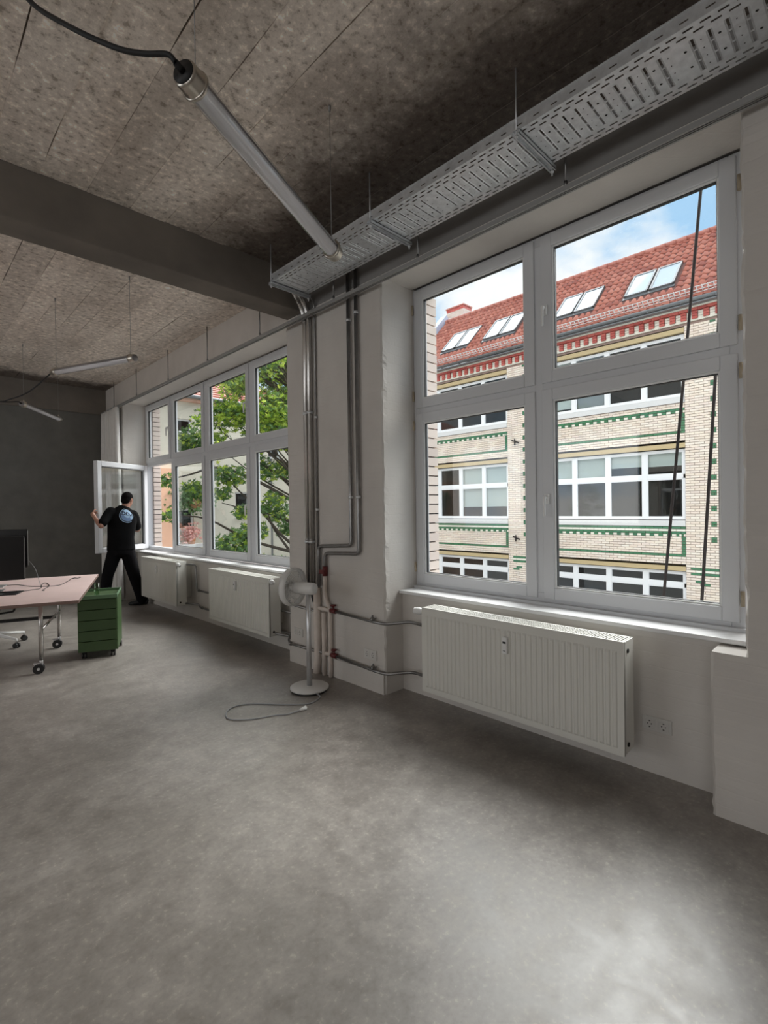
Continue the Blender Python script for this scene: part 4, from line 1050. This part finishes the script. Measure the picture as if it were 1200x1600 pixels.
# bricks: near pier ones are single objects, the rest one brickwork part
BW = .25; big = MB(); near = []
def in_window(y, z):
    for b_ in bays:
        if b_ < y < b_+WW:
            for zb, zt in rowsW:
                if zb-.22 < z < zt+.21: return b_, True
            return b_, False
    return None, False
rb = random.Random(11)
zc0 = -.30 - CO*38
ncourse = int((6.95-zc0)/CO)
for k in range(ncourse):
    z0 = zc0 + k*CO; z1 = z0+CO-.013; zc = (z0+z1)/2
    kk = k-38                                             # course index above the middle lintel
    fl = kk % 49
    y = 1.2 + (BW/2 if k % 2 else 0)
    while y < Yh-.1:
        segs = [(y, y+BW)]
        # split a brick at window jambs
        for b_ in bays:
            for jb in (b_, b_+WW) + ((b_+.11, b_+WW-.11) if 3 <= fl <= 11 else ()) + ((b_-PW/2-.07, b_-PW/2+.07) if kk % 6 in (3, 4) and kk > 4 else ()):
                segs = [q for a, c_ in segs for q in (((a, jb), (jb, c_)) if a+.015 < jb < c_-.015 else ((a, c_),))]
        for a, c_ in segs:
            ym_ = (a+c_)/2; b_, isw = in_window(ym_, zc)
            if isw: continue
            mi = 0; pr = 0.0
            if b_ is not None and -49 <= kk < 62:
                if fl == 3: mi = 2
                elif fl == 12: mi = 2; pr = .015
                elif fl == 13: mi = 1; pr = .02
                elif fl == 14: mi = 2; pr = .03
                if 3 <= fl <= 11 and (ym_-b_ < .11 or b_+WW-ym_ < .11): mi = 2
            else:
                # green studs up the middle of each pier
                for (p0, p1) in piers:
                    if p0 < ym_ < p1:
                        cyp = (p0+p1)/2 if p1-p0 < 2 else (p0+PW/2 if p0 > 10 else p1-PW/2)
                        if abs(ym_-cyp) < .071 and c_-a < .2 and kk % 6 in (3, 4) and kk > 4: mi = 2
                        if kk in (-2, -4) and abs(ym_-cyp) < .6: mi = 2
                        if kk == -3 and abs(ym_-cyp) < .6: mi = 1
                        if kk in (-7, -8) and (abs(abs(ym_-cyp)-.3) < .13): mi = 2
            if fl == 11 and b_ is not None and kk < 62: 
                # tooth course: alternate green and cream half bricks
                for q in range(2):
                    aa = a+(c_-a)/2*q; cc = a+(c_-a)/2*(q+1)-.01
                    big.mi = 2 if q else 1
                    big.box(FXX-.022 if q else FXX-.012, FXX+.04, aa, cc, z0, z1)
                continue
            big.mi = mi
            if mi == 0 and 3.2 < ym_ < 4.32 and -1.7 < zc < 4.6 and len(near) < 300 and abs((c_-a)-BW) < .01:
                near.append((FXX+.018+rb.uniform(-.002, .002), ym_-.005, zc)); continue
            j = rb.uniform(-.002, .002)
            big.box(FXX-pr+j, FXX+.04, a, c_-.010, z0, z1)
        y += BW
big.build('brickwork', [M['brick'], M['brickwhite'], M['brickgreen']], bd, kind='stuff')
nb = brick_mesh('facade_brick', .044, BW-.010, CO-.013, M['brick'])
for p in near: piece('brick', nb, p, bd)
# plain far end of the facade, outside the photograph
MB().box(FXX+.0, FXX+.06, Yl, 1.2, 6.86, 7.4).build('plain_band', M['brick'], bd)
# dentil frieze under the eaves
mb = MB(); y = 1.3; k = 0
mb.mi = 1; mb.box(FXX-.02, FXX+.05, 1.2, Yh, 6.95, 7.0)
while y < Yh-.2:
    mb.mi = 0
    for q in range(3): mb.box(FXX-.07, FXX+.05, y, y+.14, 7.0+q*.077, 7.0+q*.077+.066)
    mb.mi = 1
    for q in range(3): mb.box(FXX-.01, FXX+.05, y+.15, y+.285, 7.0+q*.077, 7.0+q*.077+.066)
    mb.mi = 0; y += .295
y = 1.2
while y < Yh: mb.box(FXX-.10, FXX+.05, y, y+.24, 7.235, 7.31); y += .25
mb.mi = 1; mb.box(FXX-.13, FXX+.05, 1.2, Yh, 7.315, 7.36)
mb.build('dentil_frieze', [M['brickred'], M['brickwhite']], bd, kind='stuff')
# windows of the facade
BL = {(1, 0): ['n', 'n', 'bu', 'bu'], (0, 0): ['u', 'u', 'u', 'u'], (0, 2): ['n', 'n', 'g', 'w'], (1, 2): ['r', 'n', 'n', 'n'], (1, 1): ['n', 'n', 'n', 'n'], (0, 1): ['n', 'n', 'n', 'n']}
fwin_count = 0
for bi, b_ in enumerate(bays):
    for ri, (zb, zt) in enumerate(rowsW):
        wobj = None
        x0, x1 = FXX+.10, FXX+.17
        mb = MB(); fw = .055
        y0, y1 = b_+.02, b_+WW-.02; ztr = (zb+1.32, zt-.42, zb+1.25)[ri]
        rect_frame(mb, x0, x1, y0, y1, zb, zt, fw)
        mb.box(x0, x1, y0, y1, ztr-.06, ztr+.06)
        wid = (y1-y0)/4
        for k in range(1, 4):
            h_ = .085 if k == 2 else .07
            mb.box(x0-.01, x1, y0+k*wid-h_, y0+k*wid+h_, zb, zt)
        # sash profiles
        for k in range(4):
            for a, c_ in ((zb+fw, ztr-.06), (ztr+.06, zt-fw)):
                rect_frame(mb, x0+.01, x1-.01, y0+k*wid+.055, y0+(k+1)*wid-.055, a, c_, .04)
        wobj = mb.build('window', M['farframe'], bd)
        for k in range(4):
            for q, (a, c_) in enumerate(((zb+fw, ztr-.06), (ztr+.06, zt-fw))):
                ya_, yb_ = y0+k*wid+.06, y0+(k+1)*wid-.06
                MB().box(x0+.035, x0+.041, ya_, yb_, a, c_).build('pane', M['farglass'], wobj)
                st = BL.get((bi-1 if bi else 9, ri))
                if bi == 2: st = BL.get((1, ri))
                if bi == 1: st = BL.get((0, ri))
                if not st: continue
                # list runs from high y (left in the photograph) for bay 2 and likewise for bay 1
                code = st[3-k] if bi == 2 else st[k]
                xb_ = x0+.12; mm = None
                if q == 1:
                    if code in ('bu', 'u', 'w'): mm = 'blind'; lo_ = a if code != 'u' or k >= 2 else a+(.28 if k == 0 else .30)
                    if code == 'g': mm = 'blindgrey'; lo_ = a
                else:
                    if code == 'bu': mm = 'blind'; lo_ = a+.42
                    if code == 'w': mm = 'blind'; lo_ = a+.12
                    if code == 'g': mm = 'blindgrey'; lo_ = a
                    if code in ('red', 'r'): mm = 'blindred'; lo_ = a+.1
                if mm: MB().box(xb_, xb_+.01, ya_-.02, yb_+.02, lo_, c_).build('roller_blind', M[mm], wobj)
        mb = MB(); mb.box(FXX-.04, FXX+.12, b_, b_+WW, zb-.20, zb-.03); mb.build('window_sill', M['stone'], bd)
        mb = MB(); mb.box(FXX-.01, FXX+.13, b_, b_+WW, zt+.03, zt+.20); mb.box(FXX-.01, FXX+.02, b_, b_+WW, zt+.17, zt+.20); mb.build('window_lintel', M['ochre'], bd)
# iron anchors on the pier
for yy, zz in ((10.05, 3.98), (10.05, .30)):
    mb = MB(); mb.tube([(FXX-.02, yy-.16, zz-.04), (FXX-.06, yy, zz+.02), (FXX-.02, yy+.14, zz+.08)], .025, 6); mb.tube([(FXX-.02, yy+.02, zz-.12), (FXX-.05, yy, zz+.12)], .025, 6); mb.build('wall_anchor', M['rope'], bd)

# roof -------------------------------------------------------------
EX, EZ = FXX-.28, 7.52; RIDGE = 3.28
def roofp(s, y, n=0): return Vector((EX+s*.7071-n*.7071, y, EZ+s*.7071+n*.7071))     # s along the slope, n off the surface
SL = RIDGE*1.4142
def left_edge(s): return 15.6                            # gable end with its sheet-metal parapet
mb = MB()
mb.quad(roofp(0, -3.2), roofp(0, left_edge(0)), roofp(SL, left_edge(SL)), roofp(SL, -3.2))
mb.quad(roofp(SL, -3.2), roofp(SL, left_edge(SL)), roofp(SL, left_edge(SL))+Vector((3.3, 0, -3.3)), roofp(SL, -3.2)+Vector((3.3, 0, -3.3)))
rf = mb.build('roof', M['roofbase'], bd, solid=.04)
lights = [(y1, y1-.02-.70) for y1 in (14.05, 13.27, 11.85, 11.07, 8.75, 7.97, 6.23, 5.45)]
LS0, LS1 = 1.25, 2.72
TW, TE = .215, .335
ncol = int((17.2-1.4)/TW); nrow = int(SL/TE)+1
def tile_geo(mb, s0, y0, n0=.012):
    pr = [(0, .012), (.05, .0), (.11, .010), (.155, .042), (.195, .042), (.222, .012)]
    A = [mb.pt(roofp(s0-.02, y0+a, n0+.020+h_)) for a, h_ in pr]; B = [mb.pt(roofp(s0+TE+.02, y0+a, n0+h_-.004)) for a, h_ in pr]; C_ = [mb.pt(roofp(s0-.02, y0+a, n0+.004+h_*.6-.006)) for a, h_ in pr]
    for k in range(5):
        mb.face((A[k], A[k+1], B[k+1], B[k]), True); mb.face((C_[k], C_[k+1], A[k+1], A[k]))
stuff = MB(); cnt = 0; tm = None
cells = [(r_, c_) for r_ in range(nrow) for c_ in range(ncol)]
for r_, c_ in cells:
    s0 = r_*TE+.02; y0 = 1.4+c_*TW; yc = y0+TW/2
    if s0+TE > SL+.1 or yc > left_edge(s0+TE/2)-.05: continue
    if LS0-.10 < s0+TE/2 < LS1+.05 and any(b2-.06 < yc < a2+.06 for a2, b2 in lights): continue
    if 3.1 < yc < 5.9 and cnt < 300 and r_ < nrow:
        if tm is None:
            mb = MB(); tile_geo(mb, 0, 0); me0 = bpy.data.meshes.new('roof_tile'); org = roofp(0, 0)
            me0.from_pydata([tuple(v-org) for v in mb.v], [], mb.f); me0.materials.append(M['tile']); me0.polygons.foreach_set('use_smooth', mb.sm); me0.update(); tm = me0
        o = bpy.data.objects.new('roof_tile', tm); COL.objects.link(o); o.parent = rf; o.location = roofp(s0, y0) - ORG[rf.name] + Vector((0, rb.uniform(-.003, .003), 0)); cnt += 1
    else: tile_geo(stuff, s0, y0+rb.uniform(-.003, .003))
stuff.build('roof_tiles', M['tile'], rf, kind='stuff')
mb = MB(); y = 1.2
while y < left_edge(SL):
    mb.tube([roofp(SL-.02, y, .05), roofp(SL-.02, y+.36, .05)], [.11, .095], 8); y += .34
mb.build('ridge_tiles', M['ridge'], rf, kind='stuff')
for k, (a2, b2) in enumerate(lights):
    mb = MB()
    def bar(s0, s1, y0, y1, h0=0, h1=.11):
        P_ = [roofp(s0, y0, h0), roofp(s0, y1, h0), roofp(s1, y1, h0), roofp(s1, y0, h0), roofp(s0, y0, h1), roofp(s0, y1, h1), roofp(s1, y1, h1), roofp(s1, y0, h1)]
        i_ = [mb.pt(p) for p in P_]
        for q in ((3,2,1,0),(4,5,6,7),(0,1,5,4),(1,2,6,5),(2,3,7,6),(3,0,4,7)): mb.face([i_[z] for z in q])
    bar(LS0, LS0+.07, b2, a2); bar(LS1-.07, LS1, b2, a2); bar(LS0, LS1, b2, b2+.06); bar(LS0, LS1, a2-.06, a2); bar(LS0-.14, LS0, b2-.03, a2+.03, .02, .05)
    sk = mb.build('skylight', M['zinc'], bd)
    mb = MB(); mb.quad(roofp(LS0+.06, b2+.05, .085), roofp(LS0+.06, a2-.05, .085), roofp(LS1-.06, a2-.05, .085), roofp(LS1-.06, b2+.05, .085)); mb.build('pane', M['skylight'], sk)
mb = MB(); n = 10
for k in range(n):
    pass
gp = [(cos(pi+pi*k/10)*.085, sin(pi+pi*k/10)*.085) for k in range(11)]
prev = None
for yy in (1.2, 15.95):
    row = [mb.pt((EX-.07+a, yy, 7.50+c_)) for a, c_ in gp]
    if prev:
        for k in range(10): mb.face((prev[k], prev[k+1], row[k+1], row[k]), True)
    prev = row
for yy in [1.6+.9*k for k in range(17)]: mb.box(EX-.16, EX+.30, yy-.015, yy+.015, 7.40, 7.42)
mb.box(EX-.05, FXX+.05, 1.2, Yh, 7.36, 7.40)
mb.build('gutter', M['zinc'], bd, solid=.006)
mb = MB()
for h_ in (.08, .16, .26): mb.tube([roofp(.14, 1.3, h_), roofp(.14, 15.5, h_)], .012, 6)
y = 1.3
while y < 15.5: mb.tube([roofp(.14, y, .03), roofp(.14, y, .28)], .014, 5); y += .145
mb.build('snow_guard', M['stone'], rf)
# downpipe bracket strip, valley flashing, chimney
mb = MB()
P0 = [roofp(-.1, 15.6, -.1), roofp(-.1, 15.95, -.1), roofp(SL+.25, 15.95, -.1), roofp(SL+.25, 15.6, -.1)]; P1 = [roofp(-.1, 15.6, .30), roofp(-.1, 15.95, .30), roofp(SL+.25, 15.95, .30), roofp(SL+.25, 15.6, .30)]
i_ = [mb.pt(p) for p in P0+P1]
for q in ((3,2,1,0),(4,5,6,7),(0,1,5,4),(1,2,6,5),(2,3,7,6),(3,0,4,7)): mb.face([i_[z] for z in q])
mb.build('gable_parapet', M['zincblue'], bd)
ch = MB(); cx_, cyy = 21.2, 15.75
chim = thing('chimney', (cx_, cyy, 9.5), 'brick chimney rising behind the left end of the red roof', 'chimney')
for k in range(30):
    z0 = 9.3+k*.085
    for q in range(4):
        o_ = .12 if k % 2 else 0
        ch.mi = 1 if k > 27 else 0
        ch.box(cx_-.35, cx_+.35, cyy-.55+q*.275, cyy-.55+q*.275+.265, z0, z0+.075)
ch.build('stack', [M['ownbrick'], M['brickred']], chim); MB().box(cx_-.33, cx_+.33, cyy-.53, cyy+.53, 9.2, 11.84).build('core', M['mortar'], chim); MB().box(cx_-.38, cx_+.38, cyy-.58, cyy+.58, 11.85, 11.91).build('cap', M['ridge'], chim)

# ------------------------------------------------------------------ courtyard: plastered building at the end
eb = thing('plastered_building', (10, 21, -9), 'cream plastered building closing the courtyard behind the tree', 'building')
mb = MB()
wn = [(8.50, 9.18, 4.05, 5.42), (8.50, 9.20, .72, 1.60), (11.15, 11.88, 1.2, 2.35), (12.9, 13.6, 4.05, 5.42)]
# wall built round its window openings
ysx = sorted({3.45, 16.98} | {a for w_ in wn for a in w_[:2]}); zsx = sorted({-9, 6.15} | {a for w_ in wn for a in w_[2:]})
for i in range(len(ysx)-1):
    for j in range(len(zsx)-1):
        xm, zm_ = (ysx[i]+ysx[i+1])/2, (zsx[j]+zsx[j+1])/2
        if any(a < xm < b2 and c_ < zm_ < d_ for a, b2, c_, d_ in wn): continue
        mb.box(ysx[i], ysx[i+1], 21, 21.35, zsx[j], zsx[j+1])
mb.build('wall', M['plaster'], eb)
MB().box(3.45, 16.98, 21.9, 24, -9, 6.15).build('interior', M['room'], eb)
for a, b2, c_, d_ in wn:
    mb = MB(); f_ = .07
    mb.box(a, a+f_, 21.10, 21.18, c_, d_); mb.box(b2-f_, b2, 21.10, 21.18, c_, d_); mb.box(a, b2, 21.10, 21.18, c_, c_+f_); mb.box(a, b2, 21.10, 21.18, d_-f_, d_)
    if d_-c_ > 1.2: mb.box(a, b2, 21.09, 21.18, c_+.72, c_+.86)
    wo_ = mb.build('window', M['farframe'], eb)
    MB().box(a+.05, b2-.05, 21.13, 21.14, c_+.05, d_-.05).build('pane', M['farglass'], wo_)
    MB().box(a-.06, b2+.06, 20.9, 21.12, c_-.07, c_-.005).build('window_sill', M['stone'], eb)
MB().box(3.45, 16.98, 20.80, 21.1, 6.15, 6.30).build('eaves_board', mat('eaves_terracotta', (.62, .36, .26), .7), eb)
mb = MB(); mb.tube([(3.45, 20.74, 6.36), (16.98, 20.74, 6.36)], .09, 10); mb.build('gutter', M['zinc'], eb)
mb = MB()
for r_ in range(9):
    mb.quad((3.45, 20.72+r_*.42, 6.40+r_*.20), (16.98, 20.72+r_*.42, 6.40+r_*.20), (16.98, 20.72+(r_+1)*.42+.05, 6.36+(r_+1)*.20), (3.45, 20.72+(r_+1)*.42+.05, 6.36+(r_+1)*.20))
mb.build('roof', M['ridge'], eb, solid=.05)
MB().box(3.45, 8.27, 20.55, 21.0, -9, 3.25).build('annex', M['orange'], eb, label='orange plastered lower front at the left')
MB().box(8.30, 9.60, 20.45, 21.0, -.02, .12).build('ledge', M['stone'], eb)
MB().box(13.0, 13.07, 20.95, 21.02, -9, 6.2).build('downpipe', M['zinc'], eb)

# ------------------------------------------------------------------ foliage
def leaf_star(mb, c_, r, nrm, rot, pts=5):
    """flat five-lobed leaf with a folded middle"""
    nrm = nrm.normalized(); x = nrm.orthogonal().normalized(); y = nrm.cross(x)
    x, y = cos(rot)*x+sin(rot)*y, -sin(rot)*x+cos(rot)*y
    c0 = mb.pt(c_ + nrm*r*.12); ring = []
    for k in range(pts*2):
        an = pi*2*k/(pts*2); rr = r*(1.0 if k % 2 == 0 else .5)*(1 if k != pts else .4)
        ring.append(mb.pt(c_ + rr*(cos(an)*x + sin(an)*y) - nrm*.05*r*(k % 2)))
    for k in range(0, pts*2, 2): mb.face((c0, ring[k-1], ring[k], ring[k+1]))
def tree(trunk_xy, zb, clusters, label, seed, branches, lr=.082):
    rt = random.Random(seed); tx, ty = trunk_xy
    t = thing('maple_tree', (tx, ty, zb), label, 'tree')
    mb = MB(); mb.tube([(tx, ty, zb), (tx+.1, ty, zb+4), (tx-.05, ty+.1, 0), (tx, ty+.1, 2.6), (tx-.05, ty, 4.6), (tx-.1, ty, 6.5)], [.24, .20, .16, .12, .07, .03], 10); mb.build('trunk', M['bark'], t)
    mb = MB()
    for p in branches: mb.tube(spline(p, 4), [.055*(1-.8*k/(4*(len(p)-1))) for k in range(4*(len(p)-1)+1)], 6)
    for (c_, r_, n_, dk) in clusters:
        if dk > .5: continue
        cv = Vector(c_); zt_ = max(-.5, min(6.0, cv.z-1.2-.25*abs(cv.x-tx))); a_ = Vector((tx, ty+.05, zt_)); m_ = a_.lerp(cv, .55)+Vector((0, 0, -.12))
        mb.tube(spline([a_, m_, cv], 4), [.035, .03, .027, .024, .02, .016, .013, .010, .007], 5)
        for q in range(4):
            d_ = Vector((rt.gauss(0, 1), rt.gauss(0, 1), rt.gauss(0, .7))).normalized()*r_*.8; mb.tube([cv.lerp(m_, .2), cv+d_*.5+Vector((0,0,.05)), cv+d_], [.010, .007, .004], 4)
    mb.build('branches', M['bark'], t)
    lf = MB()
    for (c_, r_, n_, dk) in clusters:
        for q in range(n_):
            d_ = Vector((rt.gauss(0, 1), rt.gauss(0, 1), rt.gauss(0, 1))); d_ = d_.normalized()*(rt.random()**.45)*r_; d_.z *= .72
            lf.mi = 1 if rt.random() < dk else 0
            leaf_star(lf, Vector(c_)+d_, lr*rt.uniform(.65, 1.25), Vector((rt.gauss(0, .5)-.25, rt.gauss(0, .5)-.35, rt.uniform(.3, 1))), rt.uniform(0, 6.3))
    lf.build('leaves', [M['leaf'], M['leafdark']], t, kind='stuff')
    return t
cl = []
rt = random.Random(5)
for k in range(62):          # dense upper crown
    y = rt.uniform(11.0, 13.2); z = rt.uniform(3.35, 6.7); x = rt.uniform(5.95, 8.9)
    cl.append(((x, y, z), rt.uniform(.42, .66), 190, .32))
for c_, r_, n_ in (((5.15, 12.0, 3.25), .42, 110), ((5.35, 12.0, 3.05), .3, 60), ((4.62, 12.1, 2.25), .26, 34), ((4.62, 12.1, 1.40), .26, 34), ((5.25, 12, 2.05), .30, 60), ((5.5, 12, 1.9), .3, 60),
                   ((5.9, 12, 2.45), .42, 90), ((6.35, 12, 2.4), .4, 90), ((6.0, 12, 1.95), .28, 40), ((6.0, 12, .55), .5, 130), ((6.5, 12, .75), .45, 110), ((6.9, 12, .95), .4, 90), ((6.6, 12, 1.45), .3, 60), ((6.3, 12, .3), .4, 70),
                   ((7.45, 12, 2.55), .45, 90), ((7.9, 12, 2.6), .4, 80), ((7.55, 12, 1.75), .42, 90), ((7.8, 12, 1.35), .4, 90), ((7.3, 12, 1.5), .28, 40), ((7.95, 12, .95), .35, 60), ((7.3, 12.2, .0), .4, 80), ((7.8, 12.2, -.1), .45, 100), ((7.0, 12, 2.85), .35, 60)):
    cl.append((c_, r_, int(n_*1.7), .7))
br = [[(8.3, 11.5, .2), (7.7, 11.8, .75), (7.1, 12, 1.5), (6.5, 12, 2.0), (6.1, 12, 2.4)], [(8.3, 11.5, -.4), (7.8, 11.7, .4), (7.45, 12, 1.1), (7.3, 12, 1.7)], [(8.3, 11.5, .9), (7.6, 12, 1.35), (6.8, 12, 1.5), (6.0, 12, 1.7)],
      [(8.3, 11.5, 1.6), (7.9, 11.8, 2.2), (7.5, 12, 2.6), (7.2, 12, 2.8)], [(8.3, 11.5, 1.5), (7.0, 12, 2.3), (5.9, 12, 2.6), (5.2, 12, 2.4), (4.65, 12.1, 2.25)], [(8.3, 11.5, .2), (6.8, 12, .7), (5.6, 12, 1.3), (4.7, 12.1, 1.4)],
      [(8.3, 11.5, -1), (7.6, 12, -.2), (6.8, 12, .5), (6.1, 12, .5)]]
tree((8.3, 11.5), -9, cl, 'tall leafy maple tree in the courtyard, seen through the far window', 9, br)
# planters at the far building
t = thing('hanging_planter', (9.05, 20.55, 1.62), 'orange hanging planter with trailing greenery on the plastered building', 'planter')
mb = MB(); mb.lathe([(0, 0), (.16, 0), (.27, .22), (.29, .30), (.26, .30), (0, .27)], (9.05, 20.55, 1.62), n=18); mb.build('pot', M['terracotta'], t)
mb = MB(); mb.tube([(9.05, 20.55, 1.90), (9.05, 20.62, 2.75), (9.05, 21.02, 2.80)], .012, 6); mb.build('hook', M['rope'], t)
lf = MB()
for q in range(520):
    d_ = Vector((rt.gauss(0, .42), rt.gauss(0, .16), rt.gauss(0, .28))); leaf_star(lf, Vector((8.95, 20.5, 2.02))+d_, rt.uniform(.06, .11), Vector((rt.gauss(0, .5), -.6, rt.random())), rt.uniform(0, 6))
lf.build('foliage', M['leafdark'], t, kind='stuff')
t = thing('flower_pot', (8.95, 20.7, .12), 'pot of salmon pink flowers on the ledge below the far window', 'planter')
mb = MB(); mb.lathe([(0, 0), (.14, 0), (.18, .24), (.16, .24), (0, .2)], (8.95, 20.7, .12), n=16); mb.build('pot', M['terracotta'], t)
lf = MB()
for q in range(220):
    d_ = Vector((rt.gauss(0, .17), rt.gauss(0, .1), rt.gauss(0, .17))); leaf_star(lf, Vector((8.9, 20.66, .58))+d_+Vector((.12*d_.z, 0, 0)), rt.uniform(.05, .09), Vector((rt.gauss(0, .5), -.7, rt.random())), rt.uniform(0, 6))
lf.build('blossoms', M['pink'], t, kind='stuff')
# ------------------------------------------------------------------ ropes outside the near window
for (y0, z0, y1, z1, lb) in ((.775, 4.2, 1.155, .0, 'left one of two black ropes hanging outside the near window'), (.655, 4.2, .905, .0, 'right one of two black ropes hanging outside the near window')):
    t = thing('black_rope', (3.7, y1, z1), lb, 'rope', 'ropes outside the window')
    mb = MB(); mb.tube([(3.7, y0, z0), (3.7, (y0+y1)/2, (z0+z1)/2), (3.7, y1, z1)], .0095, 8); mb.build('rope', M['rope'], t)
    mb = MB(); mb.tube([(3.402, y0, z0), (3.72, y0, z0)], .012, 8); mb.tube([(3.402, y1, z1), (3.72, y1, z1)], .012, 8); mb.build('wall_hook', M['galv'], t)
